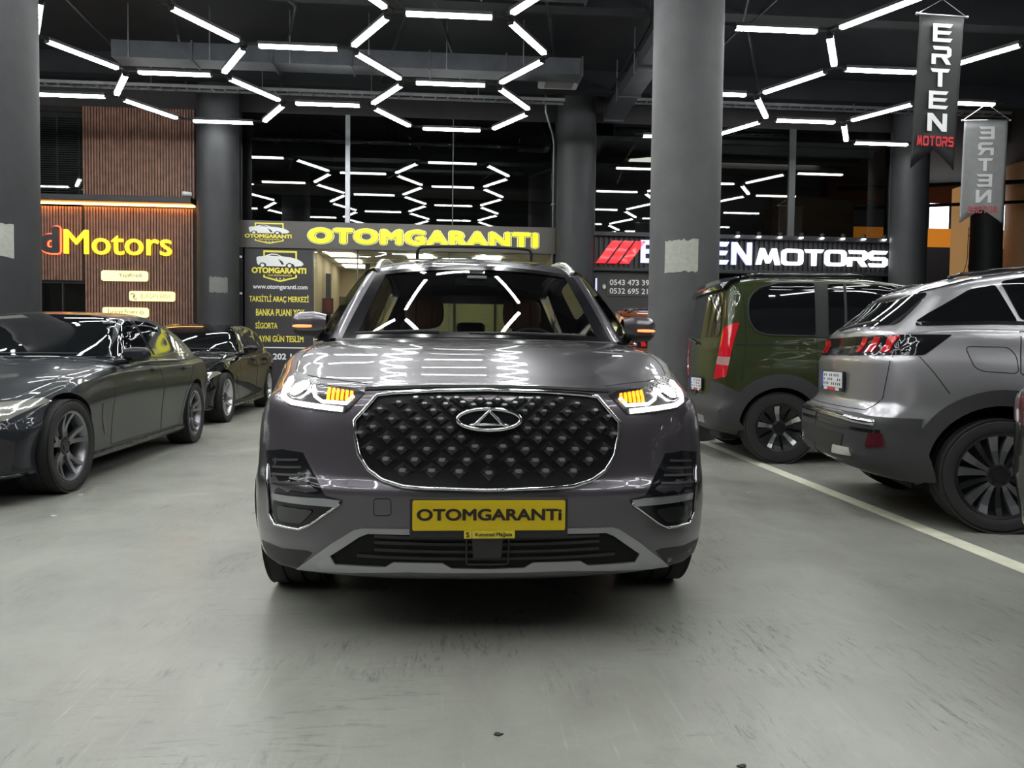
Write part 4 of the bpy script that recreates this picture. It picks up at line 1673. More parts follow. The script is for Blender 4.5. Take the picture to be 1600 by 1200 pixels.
# bonnet
hood = [(0, -.765), (.2, -.755), (.38, -.715), (.47, -.66), (.62, -.56), (.745, -.40), (.775, -.2), (.765, .1), (.73, .47), (.4, .40), (0, .36)]
hood = hood + [(-a, b) for a, b in hood[-2:0:-1]]
bon = C.split('bonnet', hood, 'T')
C.strip('bonnet_gap', [(.43, -.72)] + hood[4:9], 'T', .006, seam_m, .0012, .003, parent=bon)
C.strip('bonnet_gap', [(-.43, -.72)] + [(-a, b) for a, b in hood[4:9]], 'T', .006, seam_m, .0012, .003, parent=bon)
# grille
gl = [(0, .89), (-.187, .885), (-.323, .877), (-.383, .87), (-.458, .785), (-.455, .741), (-.439, .673), (-.404, .622), (-.356, .59), (-.285, .571), (-.199, .566), (0, .563)]
grill = gl + [(-a, b) for a, b in gl[-2:0:-1]]
gb = C.panel('grille', grill, 'F', mat('grille_black', (.004, .004, .004), .45, spec=.2), .004, .02, .05)
C.rail('grille_surround', grill, 'F', .0075, chrome, .008, True, gb)
C.strip('grille_top_gap', [(-.43, .893), (-.2, .903), (0, .905), (.2, .903), (.43, .893)], 'F', .018, seam_m, .004, .01, parent=gb)
studs = [(0, .617), (-.099, .622), (-.191, .623), (-.287, .622), (0, .67), (-.073, .66), (-.156, .659), (-.247, .659), (-.344, .659), (-.047, .706), (-.124, .697), (-.207, .695), (-.295, .695), (-.4, .693), (-.093, .736), (-.167, .733), (-.251, .732), (-.344, .73), (-.131, .766), (-.202, .766), (-.29, .765), (-.39, .765), (-.434, .745), (-.162, .795), (-.239, .793), (-.328, .792), (-.416, .804), (-.121, .823), (-.188, .822), (-.271, .82), (-.369, .824), (-.089, .848), (-.146, .843), (-.217, .843), (-.305, .846), (-.053, .841), (-.03, .858), (-.11, .862), (-.169, .862), (-.248, .861), (0, .845)]
tile_m = mat('grille_tile', (.006, .0055, .006), .35, spec=.22)
stud_m = mat('stud_silver', (.45, .45, .46), .3, .85)
facet_m = mat('grille_facet', (.06, .058, .06), .4, .6)
for (sx, sz) in studs:
    for sgn in ((1,) if sx == 0 else (1, -1)):
        x = sx * -sgn
        t = max(0, min(1, (.87 - sz) / .27))
        w, h = .058 + .036 * t, .040 + .036 * t
        p, n = C.hit(x, sz, 'F')
        fx = Vector((0, 0, 1)).cross(n).normalized() * -1
        if fx.x < 0:
            fx = -fx
        up = n.cross(fx)
        if up.z < 0:
            up = -up
        o0 = p + n * .004

        def A(a, b, c):
            return o0 + fx * a + up * b + n * c
        kx = min(1.0, (.47 - abs(x)) / (w * .5)) if abs(x) + w * .5 > .47 else 1.0
        kx = max(.45, kx)
        tile = link('grille_tile', new_mesh('grille_tile', [A(-w * .47 * kx, 0, 0), A(0, -h * .47, 0), A(w * .47 * kx, 0, 0), A(0, h * .47, 0), A(0, h * .06, .004)], [(0, 1, 4), (1, 2, 4), (2, 3, 4), (3, 0, 4)], tile_m), gb)
        fw_, fh = w * .27, h * .34
        link('grille_facet', new_mesh('grille_facet', [A(-fw_, 0, .002), A(0, -fh, .002), A(fw_, 0, .002), A(.3 * fw_, 0, .011), A(-.3 * fw_, 0, .011)], [(0, 1, 4), (1, 3, 4), (1, 2, 3), (0, 4, 3, 2)], facet_m), tile)
        a, b = .0105 + .004 * t, .0045 + .004 * t
        vs = [A(u, v + .001, c) for c, k in ((.006, 1), (.018, .75)) for u, v in ((-a * k, -b * k * .5), (-a * k * .6, -b * k), (a * k * .6, -b * k), (a * k, -b * k * .5), (a * k, b * k * .5), (a * k * .6, b * k), (-a * k * .6, b * k), (-a * k, b * k * .5))]
        me = new_mesh('stud', vs, [tuple(range(8, 16))] + [(i, (i + 1) % 8, 8 + (i + 1) % 8, 8 + i) for i in range(8)], stud_m)
        recalc(me)
        link('stud', me, tile)
# emblem: oval ring with an A in it
em = C.panel('emblem', [(.112 * math.cos(a), .792 + .037 * math.sin(a)) for a in [i * PI / 16 for i in range(32)]], 'F', black_gloss, .024, .02, .03)
C.rail('emblem_ring', [(.106 * math.cos(a), .792 + .034 * math.sin(a)) for a in [i * PI / 16 for i in range(32)]], 'F', .007, chrome, .026, True, em)
C.rail('emblem_letter', [(-.065, .772), (-.047, .776), (0, .82), (.047, .776), (.065, .772)], 'F', .006, chrome, .026, False, em, .01)
C.rail('emblem_letter', [(-.05, .776), (.05, .776)], 'F', .0045, chrome, .026, False, em, .01)

# head lamps
head = [(-.755, .944), (-.756, .91), (-.733, .86), (-.712, .828), (-.611, .813), (-.495, .81), (-.48, .825), (-.429, .878), (-.469, .893), (-.593, .905), (-.681, .928)]
drl = [(-.744, .915), (-.728, .852), (-.693, .838), (-.602, .829), (-.502, .821)]
drl2 = [(-.619, .893), (-.604, .860), (-.576, .845), (-.49, .842), (-.465, .866)]
drl_m = mat('daylight_led', (1, 1, 1), .3, emit=(1, .98, .95), es=3)
beam_m = mat('head_beam', (1, 1, 1), .3, emit=(1, .97, .92), es=30)
amber_m = mat('amber_led', (1, .4, .02), .3, emit=(1.0, .21, .002), es=1.9)
for sg_ in (-1, 1):
    g = (lambda L: L) if sg_ < 0 else mir
    hl = C.panel('headlight', g(head), 'F', mat('lamp_inner', (.02, .02, .022), .25, .3), .004, .02, .035)
    C.strip('daylight_strip', g(drl), 'F', .017, drl_m, .012, .006, parent=hl, step=.012)
    C.strip('daylight_strip', g(drl2), 'F', .011, drl_m, .012, .006, parent=hl, step=.012)
    p, n = C.hit(.668 * sg_, .881, 'F')
    q = n.to_track_quat('Z', 'Y').to_matrix().to_4x4()
    MB().lathe([(.043, .004), (.043, .014), (.036, .017), (.034, .010)], 24, mtx=Matrix.Translation(p) @ q).build('lamp_bezel', chrome, hl, smooth=True)
    MB().lathe([(.034, .010), (.027, .018), (.014, .022), (0, .0235)], 24, mtx=Matrix.Translation(p) @ q).build('projector', beam_m, hl, smooth=True)
    for i in range(6):
        u = i / 5
        x0, x1 = -.560 + .0165 * i, -.560 + .0165 * i + .0095
        C.panel('indicator_segment', g([(x0, .888 - .009 * u), (x0, .852), (x1, .852), (x1, .887 - .009 * u)]), 'F', amber_m, .013, .006, .02, parent=hl)
    # fog pod
    fog = [(-.808, .656), (-.729, .672), (-.644, .669), (-.62, .631), (-.553, .532), (-.492, .52), (-.506, .496), (-.607, .424), (-.646, .405), (-.748, .402), (-.772, .428), (-.798, .594)]
    fp = C.panel('fog_pod', g(fog), 'F', black_gloss, .003, .02, .05)
    C.rail('pod_trim', g([(-.790, .61), (-.770, .437), (-.746, .408), (-.646, .408), (-.607, .428), (-.499, .508)]), 'F', .0045, chrome, .006, False, fp)
    C.panel('pod_strip', g([(-.753, .519), (-.549, .524), (-.496, .520), (-.509, .498), (-.748, .497)]), 'F', lens_m, .014, .014, .03, parent=fp)
    for z in (.56, .585, .61, .635):
        C.strip('pod_slat', g([(-.765, z - .004), (-.66 + (.635 - z) * .6, z + .008)]), 'F', .008, grey_plastic, .007, .006, parent=fp)
    C.panel('fog_lamp', g(fillet([(-.735, .480), (-.59, .480), (-.64, .428), (-.73, .425)], .02)), 'F', mat('fog_lens', (.03, .03, .032), .08, .3, coat=1), .008, .01, .03, parent=fp)
    C.panel('bumper_corner', g([(-.82, .325), (-.73, .323), (-.63, .332), (-.604, .325), (-.664, .258), (-.748, .250), (-.80, .270)]), 'F', black_plastic, .004, .012, .04)
# lower silver guard with the intake behind it
so = [(0, .441), (-.426, .43), (-.45, .423), (-.531, .369), (-.668, .258), (-.368, .279), (-.266, .285), (0, .285)]
io = [(0, .42), (-.402, .413), (-.432, .4), (-.533, .328), (-.518, .298), (-.344, .3), (-.316, .319), (-.152, .32), (-.122, .301), (0, .3)]
sk = so + [(-a, b) for a, b in so[-2:0:-1]]
ik = io + [(-a, b) for a, b in io[-2:0:-1]]
guard = C.panel('lower_guard', sk, 'F', satin, .010, .02, .04, holes=[ik])
it = C.panel('lower_intake', ik, 'F', mat('intake_black', (.006, .006, .006), .6, spec=.2), .003, .01, .05)
for z in (.335, .36, .385, .405):
    w = .38 if z > .35 else .44
    C.strip('intake_bar', [(-w, z), (0, z), (w, z)], 'F', .010, black_plastic, .008, .008, parent=it)
C.panel('radar_sensor', [(-.05, .345), (.042, .345), (.048, .418), (-.056, .418)], 'F', mat('sensor_face', (.022, .022, .024), .25), .02, .02, .03, parent=it)
C.rail('sensor_frame', fillet([(-.072, .32), (.066, .32), (.068, .412), (-.074, .412)], .01), 'F', .003, black_plastic, .016, True, it)
C.strip('tow_cover_gap', fillet([(-.385, .531), (-.327, .532), (-.326, .476), (-.385, .473)], .012), 'F', .003, seam_m, .0006, .002, True)
# number plate
npl = thing('x', None, None)
bpy.data.objects.remove(npl, do_unlink=True)
YP = -.955
pf = MB().rbox(-.262, .264, YP, YP + .022, .409, .546, r=.006).build('plate_frame', black_plastic, C.root)
mb = MB()
mb.poly(rrect(-.252, .254, .437, .537, .006), .004, to=lambda a, b, c: (a, YP + b, c))
o = mb.build('plate_face', mat('plate_yellow', (.66, .48, .005), .45), pf)
recalc(o.data)
inkm = mat('plate_ink', (.02, .012, .012), .5)
wall_text('OTOMGARANTi', -.238, .242, .470, .510, YP - .0045, inkm, pf, 'letter', bold=.035, split=True)
mb = MB()
mb.box(-.082, .086, YP - .006, YP - .001, .411, .436)
mb.build('plate_tag', mat('tag_yellow', (.80, .66, .05), .45), pf)
wall_text('S', -.076, -.064, .4145, .4325, YP - .0065, inkm, pf, 'lettering', bold=.02)
wall_text('Kurumsal Mağaza', -.045, .077, .4145, .4325, YP - .0065, inkm, pf, 'lettering', bold=.012)
MB().box(-.0565, -.055, YP - .0065, YP - .006, .411, .436).build('tag_line', inkm, pf)

# ---- cabin


def ws(s, t):
    b = Vector((.71 * s, .37 + .21 * s * s, 1.100 - .012 * s * s))
    k = Vector((.595 * s, 1.11 + .12 * s * s, 1.540 - .035 * s * s))
    p = b.lerp(k, t)
    bul = .016 * 4 * t * (1 - t) * (1 - .3 * s * s)
    return p + Vector((0, -.5, .86)) * bul


wsg = glass_mat('windscreen_glass', (.86, .88, .86), 1.52)
MB().grid(lambda u, v: ws(2 * u - 1, v), 28, 16).build('windscreen', wsg, C.root, smooth=True)
# black ceramic border of the screen, top band, both sides and foot
mb = MB()
for (ua, ub, va, vb, nu, nv) in ((0, 1, .93, 1.0, 28, 2), (0, .055, 0, .93, 2, 16), (.945, 1, 0, .93, 2, 16), (.055, .945, 0, .06, 28, 2)):
    mb.grid(lambda u, v: ws(2 * (ua + (ub - ua) * u) - 1, va + (vb - va) * v) + Vector((0, -.002, .003)), nu, nv)
mb.build('screen_border', black_gloss, C.root, smooth=True)
for s in (-1, 1):
    def ap(u, v, s=s):
        a = ws(s, v)
        b = a + Vector((s * (.075 + .04 * (1 - v)), .17 - .03 * v, -.005 - .02 * (1 - v)))
        m = a.lerp(b, u)
        return m + Vector((s * .012, -.012, .018)) * math.sin(PI * u)
    MB().grid(lambda u, v: ap(u, v), 6, 16).build('a_pillar', paint_grey, C.root, smooth=True)

    def se(y):   # upper edge of side glass
        f = pchip([(.7, 1.15), (1.0, 1.36), (1.30, 1.512), (1.8, 1.575), (2.6, 1.585), (3.2, 1.53), (3.55, 1.40)])
        return Vector((s * (.84 - .40 * (f(y) - 1.10)), y, f(y)))

    def be(y):
        return Vector((s * .862, y, 1.085 + .01 * (y - .7)))
    MB().grid(lambda u, v: be(.7 + 2.75 * u).lerp(se(.7 + 2.75 * u), v), 30, 6).build('side_glass', glass_mat('side_tint', (.22, .23, .23), 1.52), C.root, smooth=True)
    MB().grid(lambda u, v: se(.95 + 2.5 * u).lerp(roofp(s, .95 + 2.5 * u), v), 30, 5).build('cant_rail', paint_grey, C.root, smooth=True) if False else None
    for y in (1.72, 2.72):
        MB().grid(lambda u, v: (be(y + .09 * u).lerp(se(y + .09 * u), v)) + Vector((s * .006, 0, 0)), 2, 8).build('door_pillar', black_gloss, C.root, smooth=True)
    MB().tube([be(.68 + 2.77 * i / 20) + Vector((s * .006, 0, 0)) for i in range(21)], .008, 6).build('window_trim', chrome, C.root, smooth=True)

zr = pchip([(1.11, 1.542), (1.35, 1.595), (1.7, 1.652), (2.3, 1.678), (3.0, 1.64), (3.45, 1.565)])


def roofp(s, y):
    """roof surface; s=-1..1"""
    k = sstep((y - 1.11) / .5)
    xw = .595 + .015 * k
    return Vector((xw * s, y, zr(y) - (.040 + .01 * k) * abs(s) ** 2.4))


def rgrid(u, v):
    s = 2 * u - 1
    y0_ = 1.11 + .12 * s * s
    y = y0_ + (3.45 - y0_) * v
    p = roofp(s, y)
    if v < .12:
        q = ws(s, 1.0)
        p = q.lerp(p, sstep(v / .12)) if v > 0 else q
    return p


MB().grid(rgrid, 30, 30).build('roof', paint_grey, C.root, smooth=True)
MB().grid(lambda u, v: rgrid(u, v) * 1.0 + Vector((0, .02, -.03)), 16, 16).build('headliner', mat('headliner', (.03, .028, .027), .9), C.root, smooth=True)
for s in (-1, 1):
    def cr(u, v, s=s):
        y = 1.28 + 2.17 * u
        f = pchip([(.7, 1.15), (1.0, 1.36), (1.30, 1.512), (1.8, 1.575), (2.6, 1.585), (3.2, 1.53), (3.55, 1.40)])
        a = Vector((s * (.84 - .40 * (f(y) - 1.10)), y, f(y)))
        b = roofp(s, y)
        return a.lerp(b, v) + Vector((s * .012, 0, .008)) * math.sin(PI * v)
    MB().grid(cr, 28, 4).build('roof_side', paint_grey, C.root, smooth=True)
    pts = [(s * .594, 1.24, 1.526), (s * .604, 1.42, 1.572), (s * .606, 1.62, 1.618), (s * .60, 1.9, 1.655), (s * .59, 2.4, 1.684), (s * .59, 2.9, 1.672), (s * .60, 3.3, 1.60)]
    pts = [tuple(p) for p in chaikin(pts, 2)]
    MB().tube(pts, [.008] + [.017] * (len(pts) - 2) + [.008], 10).build('roof_rail', mat('rail_silver', (.72, .73, .74), .25, .9), C.root, smooth=True)
# opened sunroof deflector
pts = [tuple(p) for p in chaikin([(-.375, 1.62, 1.64), (-.375, 1.60, 1.705), (-.33, 1.59, 1.718), (0, 1.585, 1.724), (.33, 1.59, 1.718), (.375, 1.60, 1.705), (.375, 1.62, 1.64)], 2)]
MB().tube(pts, .011, 8).build('sunroof_deflector', black_plastic, C.root, smooth=True)
MB().grid(lambda u, v: Vector((-.62 / 2 * 1.1 + .62 * 1.1 * u, 1.62 + 1.1 * v, zr(1.62 + 1.1 * v) + .002 - .03 * abs(2 * u - 1) ** 2.4 * .5)), 12, 12).build('sunroof_glass', black_gloss, C.root, smooth=True)
# tail: frame with rear glass
mb = MB()
tail_to = (lambda a, b, c: (a, 3.46 + (1.57 - c) * .42 + b - .06 * (a / .6) ** 2, c))
mb.poly([(-.84, 1.08), (.84, 1.08), (.62, 1.54), (.3, 1.565), (-.3, 1.565), (-.62, 1.54)], .03, [fillet([(-.62, 1.17), (.62, 1.17), (.52, 1.47), (-.52, 1.47)], .05)], to=tail_to)
o = mb.build('tailgate_frame', paint_grey, C.root)
recalc(o.data)
mb = MB()
mb.poly(fillet([(-.63, 1.16), (.63, 1.16), (.53, 1.48), (-.53, 1.48)], .05), .004, to=tail_to)
o = mb.build('rear_glass', glass_mat('rear_tint', (.75, .77, .72), 1.5), C.root)
recalc(o.data)
# interior
leather = mat('brown_leather', (.30, .16, .11), .45, bump=.1, bscale=90)
dk = mat('dark_trim', (.012, .012, .013), .6)
mb = MB().grid(lambda u, v: Vector(((-.78 + 1.56 * u), .55 + .62 * v, 1.045 + .055 * math.sin(PI * min(1, v * 1.1)) - (.05 * v))), 16, 10)
mb.build('dashboard', dk, C.root, smooth=True)
MB().rbox(-.78, .78, 1.08, 1.16, .6, 1.07, r=.02).build('dashboard_front', dk, C.root)
for sx in (-.34, .345):
    mb = MB()

    def seat(u, v, sx=sx):
        # rounded back rest, u around, v up
        a = 2 * PI * u
        w_ = .25 * (1 - .18 * v) * (1 if v < .92 else math.sqrt(max(0, 1 - ((v - .92) / .08) ** 2)) * .9 + .1)
        d_ = .075 * (1 if v < .9 else math.sqrt(max(0, 1 - ((v - .9) / .1) ** 2)) * .9 + .1)
        return Vector((sx + w_ * math.copysign(abs(math.cos(a)) ** .55, math.cos(a)), 1.74 + .22 * v + d_ * math.copysign(abs(math.sin(a)) ** .6, math.sin(a)), .55 + .62 * v))
    st = mb.grid(seat, 28, 14).build('front_seat', leather, C.root, smooth=True)

    def rest(u, v, sx=sx):
        a = 2 * PI * u
        e = max(.02, 1 - abs(2 * v - 1) ** 4.0) ** .4
        w_ = .128 * e * (1 + .06 * math.sin(PI * v))
        d_ = .06 * e
        return Vector((sx + w_ * math.copysign(abs(math.cos(a)) ** .5, math.cos(a)), 1.93 + .03 * v + d_ * math.copysign(abs(math.sin(a)) ** .6, math.sin(a)), 1.19 + .23 * v))
    MB().grid(rest, 32, 16).build('headrest', leather, st, smooth=True)
    for dx in (-.055, .055):
        MB().tube([(sx + dx, 1.862 + .03 * j / 5, 1.22 + .17 * j / 5) for j in range(6)], .0025, 5).build('stitch_line', mat('stitch', (.04, .022, .016), .7), st)
MB().rbox(-.66, .66, 2.62, 2.78, .5, 1.16, r=.05).build('rear_seat', dk, C.root, sharp=40)
for sx in (-.45, .0, .45):
    MB().rbox(sx - .115, sx + .115, 2.72, 2.80, 1.175, 1.275, r=.035).build('rear_headrest', dk, C.root, sharp=60)
MB().tube([(.35 + .185 * math.cos(a), 1.22 + .05 * math.sin(a), 1.00 + .18 * math.sin(a)) for a in [i * PI / 16 for i in range(32)]], .014, 8, closed=True).build('steering_wheel', black_plastic, C.root, smooth=True)
MB().rbox(-.13, .13, 1.10, 1.125, 1.42, 1.485, r=.012).build('rear_view_mirror', black_gloss, C.root)
MB().rbox(-.055, .06, 1.03, 1.05, 1.462, 1.478, r=.003).build('mirror_reflection', mat('reflection_pale', (.7, .75, .7), .5), C.root)  # pale strip painted as the rear mirror's greenish reflection
MB().rbox(-.045, .045, 1.03, 1.10, 1.478, 1.512, r=.01).build('camera_housing', dk, C.root)
# cowl and wipers
MB().grid(lambda u, v: Vector(((2 * u - 1) * .74, .33 + .22 * (2 * u - 1) ** 2 + .06 * v, 1.090 - .006 * (2 * u - 1) ** 2 + .012 * v)), 24, 3).build('cowl', black_plastic, C.root, smooth=True)
for pts in ([(-.62, .43, 1.118), (-.45, .40, 1.125), (-.20, .37, 1.13)], [(-.05, .36, 1.125), (.2, .37, 1.125), (.55, .47, 1.118)]):
    wp = MB().tube(pts, [.007, .011, .014], 6).build('wiper', black_plastic, C.root, smooth=True)
# side: doors, cladding, mirrors, wheels, tail lamps
for s, pr in ((-1, 'L'), (1, 'R')):
    for d in ([(.62, .36), (.55, .75), (.66, 1.02), (1.72, 1.02), (1.72, .36)], [(1.75, .36), (1.75, 1.02), (2.72, 1.02), (2.75, .85), (2.45, .75), (2.27, .5), (2.22, .36)]):
        dd = C.split('door', d, pr)
        C.strip('door_gap', d, pr, .006, seam_m, .001, .003, True, dd)
        yh = d[2][0] + .98 if d[0][0] < 1 else 2.6
        C.rail('door_handle', [(yh - .22, .93), (yh - .02, .93)], pr, .013, chrome, .02, False, dd)
    C.panel('sill_cladding', [(.44, .23), (.44, .34), (2.27, .34), (2.27, .23)], pr, black_plastic, .006, .012, .1)
    for y in (0, 2.71):
        outer = arc(y, .36, .455, -8, 188, 28)
        inner = arc(y, .36, .408, -8, 188, 28)
        C.panel('arch_trim', outer + inner[::-1], pr, black_plastic, .008, .02, .06)
    C.panel('tail_lamp', [(.55 * s, .88), (.55 * s, 1.0), (.86 * s, 1.0), (.86 * s, .86)], 'B', red_lamp, .006, .012, .05)
ind = mat('mirror_amber', (.9, .3, .1), .3, emit=(1, .22, .06), es=1.6)
for s in (-1, 1):
    mirror_obj('door_mirror', C, s, (s * .83, .86, 1.175), (.205, .15, .15), paint_grey, black_plastic, ind)
st_main = dict(rim=alloy_grey, spokes=[(2 * PI * i / 10, .02, .024, 0, alloy_grey) for i in range(10)])
for s in (-1, 1):
    for y in (0, 2.71):
        wheel(C, s * .778, y, .36, .235, .235, s, st_main)
C.panel('rear_bumper', [(-.8, .35), (.8, .35), (.8, .6), (-.8, .6)], 'B', black_plastic, .01, .02, .08)
MB().box(-.7, .7, -.5, 3.3, .20, .30).build('underbody', mat('arch_liner', (.008, .008, .008), .9), C.root)

# ================================================================== THE OTHER CARS
def plate_on(car, p, n, blue=True, body='a', red=None):
    ux = Vector((0, 0, 1)).cross(n).normalized()
    uy = n.cross(ux)

    def slab(name, x0, x1, z0, z1, d0, d1, m, parent):
        V_ = [p + ux * x + uy * z + n * d for d in (d0, d1) for z in (z0, z1) for x in (x0, x1)]
        me = new_mesh(name, V_, [(0, 2, 3, 1), (4, 5, 7, 6), (0, 1, 5, 4), (1, 3, 7, 5), (3, 2, 6, 7), (2, 0, 4, 6)], m)
        recalc(me)
        return link(name, me, parent)
    fr = slab('plate_frame', -.27, .27, -.075, .062, 0, .012, black_plastic, car.root)
    slab('plate_face', -.26, .26, -.050, .056, .012, .015, plate_white, fr)
    slab('plate_band', -.26, -.215, -.050, .056, .015, .0155, mat('plate_blue', (.02, .06, .45), .5), fr)
    if red:
        slab('dealer_strip', -.10, .09, -.073, -.052, .012, .0135, mat('dealer_red', (.6, .04, .05), .5), fr)
        slab('dealer_tab', -.20, -.105, -.073, -.052, .012, .0135, plate_white, fr)
        slab('dealer_tab', .10, .19, -.073, -.052, .012, .0135, plate_white, fr)
    # the characters are blurred beyond reading in the photograph: only dark marks
    mk = random.Random(len(body) + int(p.x * 1000))
    for r_ in range(3):
        for c_ in range(9):
            if mk.random() < .62:
                x_ = -.195 + c_ * .05 + mk.uniform(-.006, .006)
                slab('plate_mark', x_, x_ + .022, -.036 + r_ * .03, -.036 + r_ * .03 + .018, .015, .0156, inkm, fr)
    return fr


def sedan(name, label, loc, rz, paint, style, wagon=False, lamp=red_lamp):
    K = Car(name, label, 'car', loc, rz, paint)
    WB = 3.07
    S = dict(yf=-.86, yr=4.08, r=.05, step=.045, it=3,
             top=[(-.86, .64), (-.7, .715), (-.35, .79), (.25, .865), (.85, .925), (1.3, .945), (2.9, .97), (3.6, .985), (3.95, .965), (4.08, .93)],
             bot=[(-.86, .19), (-.4, .16), (3.3, .17), (4.08, .30)],
             wid=[(-.86, .82), (-.5, .875), (0, .905), (1.2, .895), (2.2, .90), (3.07, .915), (3.7, .88), (4.08, .82)],
             side=[(.91, 0), (.97, .04), (.955, .14), (.965, .34), (.985, .55), (1.0, .70), (.992, .80), (.968, .90), (.955, .98)],
             crown=[(.942, -.085), (.905, -.05), (.8, -.022), (.5, -.004), (0, 0)],
             front=lambda x, z: .02 + .12 * max(0, (z - .5)) / .3 + .30 * (abs(x) / .9) ** 2.4 + .22 * (abs(x) / .9) ** 8,
             rear=lambda x, z: .06 * max(0, .55 - z) / .3 + .12 * (abs(x) / .9) ** 2.5 + .22 * (abs(x) / .9) ** 8)
    V1, F1 = shell(S)
    K.surf(V1, F1)
    if wagon:
        tp = [(.80, .93), (1.05, 1.08), (1.6, 1.30), (1.95, 1.37), (2.5, 1.39), (3.1, 1.375), (3.55, 1.31), (3.85, 1.14), (3.97, .98)]
        ye = 3.97
    else:
        tp = [(.80, .93), (1.05, 1.06), (1.6, 1.285), (1.9, 1.345), (2.35, 1.378), (2.8, 1.345), (3.2, 1.265), (3.6, 1.13), (3.92, 1.0)]
        ye = 3.92
    S2 = dict(yf=.80, yr=ye, r=.03, step=.05, it=3, top=tp, bot=[(0, .86)], wid=[(0, .8)], side=[(1, 0)], crown=[(1, 0)],
              section=cabin_section(.95, [(.8, .80), (1.6, .815), (2.6, .815), (3.4, .77), (3.95, .70)], .56, .08),
              front=lambda x, z: .26 * (x / .8) ** 2, rear=lambda x, z: .16 * (x / .8) ** 2, lf=.9, lr=.7)
    V2, F2 = shell(S2)
    K.surf(V2, F2)
    K.make_body(V1, F1, [(0, .335, .375, .34, .92), (WB, .335, .375, .34, .92)])
    me = new_mesh('roof', V2, F2, paint, True)
    recalc(me)
    roof = link('roof', me, K.root)
    for s, pr in ((1, 'R'), (-1, 'L')):
        fwin = fillet([(1.10, .965, .02), (1.22, 1.045), (1.55, 1.215), (1.80, 1.285), (1.91, 1.295), (1.955, .975, .02)], .05)
        rwin = fillet([(2.03, .975, .02), (2.00, 1.298), (2.40, 1.298), (2.75, 1.235), (3.02, 1.115), (3.10, 1.03)], .05)
        if wagon:
            rwin = fillet([(2.03, .975, .02), (2.00, 1.30), (2.5, 1.31), (3.1, 1.27), (3.45, 1.14), (3.48, 1.03)], .05)
        K.panel('side_window', fwin, pr, tint_glass, .004, .01, .06)
        K.panel('side_window', rwin, pr, tint_glass, .004, .01, .06)
        if not wagon:
            K.strip('pillar_line', [(1.995, .98), (1.955, 1.29)], pr, .012, black_gloss, .005, .006)
        K.strip('window_trim', [(1.02, .952), (2.0, .962), (3.12, 1.0)] if not wagon else [(1.02, .952), (2.0, .962), (3.5, 1.0)], pr, .014 if not wagon else .018, black_gloss if not wagon else chrome, .005, .008)
        d1 = [(.78, .25), (.76, .55), (.86, .90), (1.98, .95), (2.0, .25)]
        d2 = [(2.01, .25), (1.99, .95), (2.95, .955), (3.02, .85), (2.72, .62), (2.62, .4), (2.55, .25)]
        for d in (d1, d2):
            dd = K.split('door', d, pr)
            K.strip('door_gap', d, pr, .006, seam_m, .0012, .003, True, dd)
            yh = 1.80 if d is d1 else 2.72
            K.panel('handle_cup', fillet([(yh - .06, .80), (yh - .06, .86), (yh + .14, .87), (yh + .14, .81)], .02), pr, mat('cup_dark', (.004, .004, .005), .4), .0015, .002, .04, parent=dd)
            K.rail('door_handle', [(yh - .07, .835), (yh + .0, .84), (yh + .15, .845)], pr, .012, paint, .02, False, dd)
        K.panel('sill', [(.44, .165), (.44, .235), (2.66, .235), (2.66, .18)], pr, mat('sill_dark', (.012, .012, .013), .35), .006, .014, .08)
        K.panel('fender_vent', fillet([(.52, .60), (.60, .60), (.68, .36), (.64, .34), (.56, .46)], .02), pr, black_gloss, .003, .006, .04)
        # head lamp wrapping the corner, seen from the side
        g = (lambda L: L) if s > 0 else mir
        hl = K.panel('headlight', g([(.40, .54), (.42, .64), (.60, .66), (.80, .685), (.83, .66), (.74, .56), (.6, .535)]), 'F', mat('lamp_bright', (.55, .54, .50), .12, .6, coat=1), .006, .012, .035)
        for cx in (.5, .64):
            p, n = K.hit(s * cx, .60, 'F')
            q = n.to_track_quat('Z', 'Y').to_matrix().to_4x4()
            MB().lathe([(.048, .004), (.050, .016), (.042, .018), (.036, .006), (0, .010)], 22, mtx=Matrix.Translation(p) @ q).build('lamp_ring', mat('lamp_glass', (.03, .03, .035), .08, .4, coat=1), hl, smooth=True)
        K.panel('bumper_intake', g([(.38, .22), (.36, .40), (.70, .46), (.78, .42), (.76, .24)]), 'F', black_plastic, .003, .01, .05)
        K.panel('tail_lamp', g([(.40, .74), (.40, .88), (.70, .88), (.71, .78)]), 'B', lamp, .005, .01, .05)
        K.rail('bumper_lip', g([(.2, .20), (.5, .20), (.8, .205)]), 'F', .012, black_gloss, .004)
    K.panel('windscreen', fillet([(-.72, .965), (.72, .965), (.655, 1.15), (.575, 1.300), (.3, 1.335), (-.3, 1.335), (-.575, 1.300), (-.655, 1.15)], .03), 'F', tint_glass, .004, .01, .05)
    K.panel('rear_window', fillet([(-.58, 1.03), (.58, 1.03), (.48, 1.27), (-.48, 1.27)], .04), 'B', tint_glass, .004, .01, .06)
    K.panel('bumper_grille', fillet([(-.34, .20), (.34, .20), (.34, .36), (-.34, .36)], .03), 'F', black_plastic, .003, .01, .05)
    for s in (-1, 1):
        K.panel('kidney_grille', fillet([(s * .03, .50), (s * .05, .645), (s * .33, .635), (s * .30, .50)], .03), 'F', black_gloss, .006, .012, .04)
        K.split  # noqa
    for s in (-1, 1):
        mirror_obj('door_mirror', K, s, (s * .90, .98, .985), (.19, .125, .12), paint, black_gloss)
        for y in (0, WB):
            wheel(K, s * .775, y, .332, .25, .245, s, style, turn=(-.05 * 1 if y == 0 else 0))
    MB().box(-.68, .68, -.5, 3.6, .16, .3).build('underbody', mat('arch_liner', (.008, .008, .008), .9), K.root)
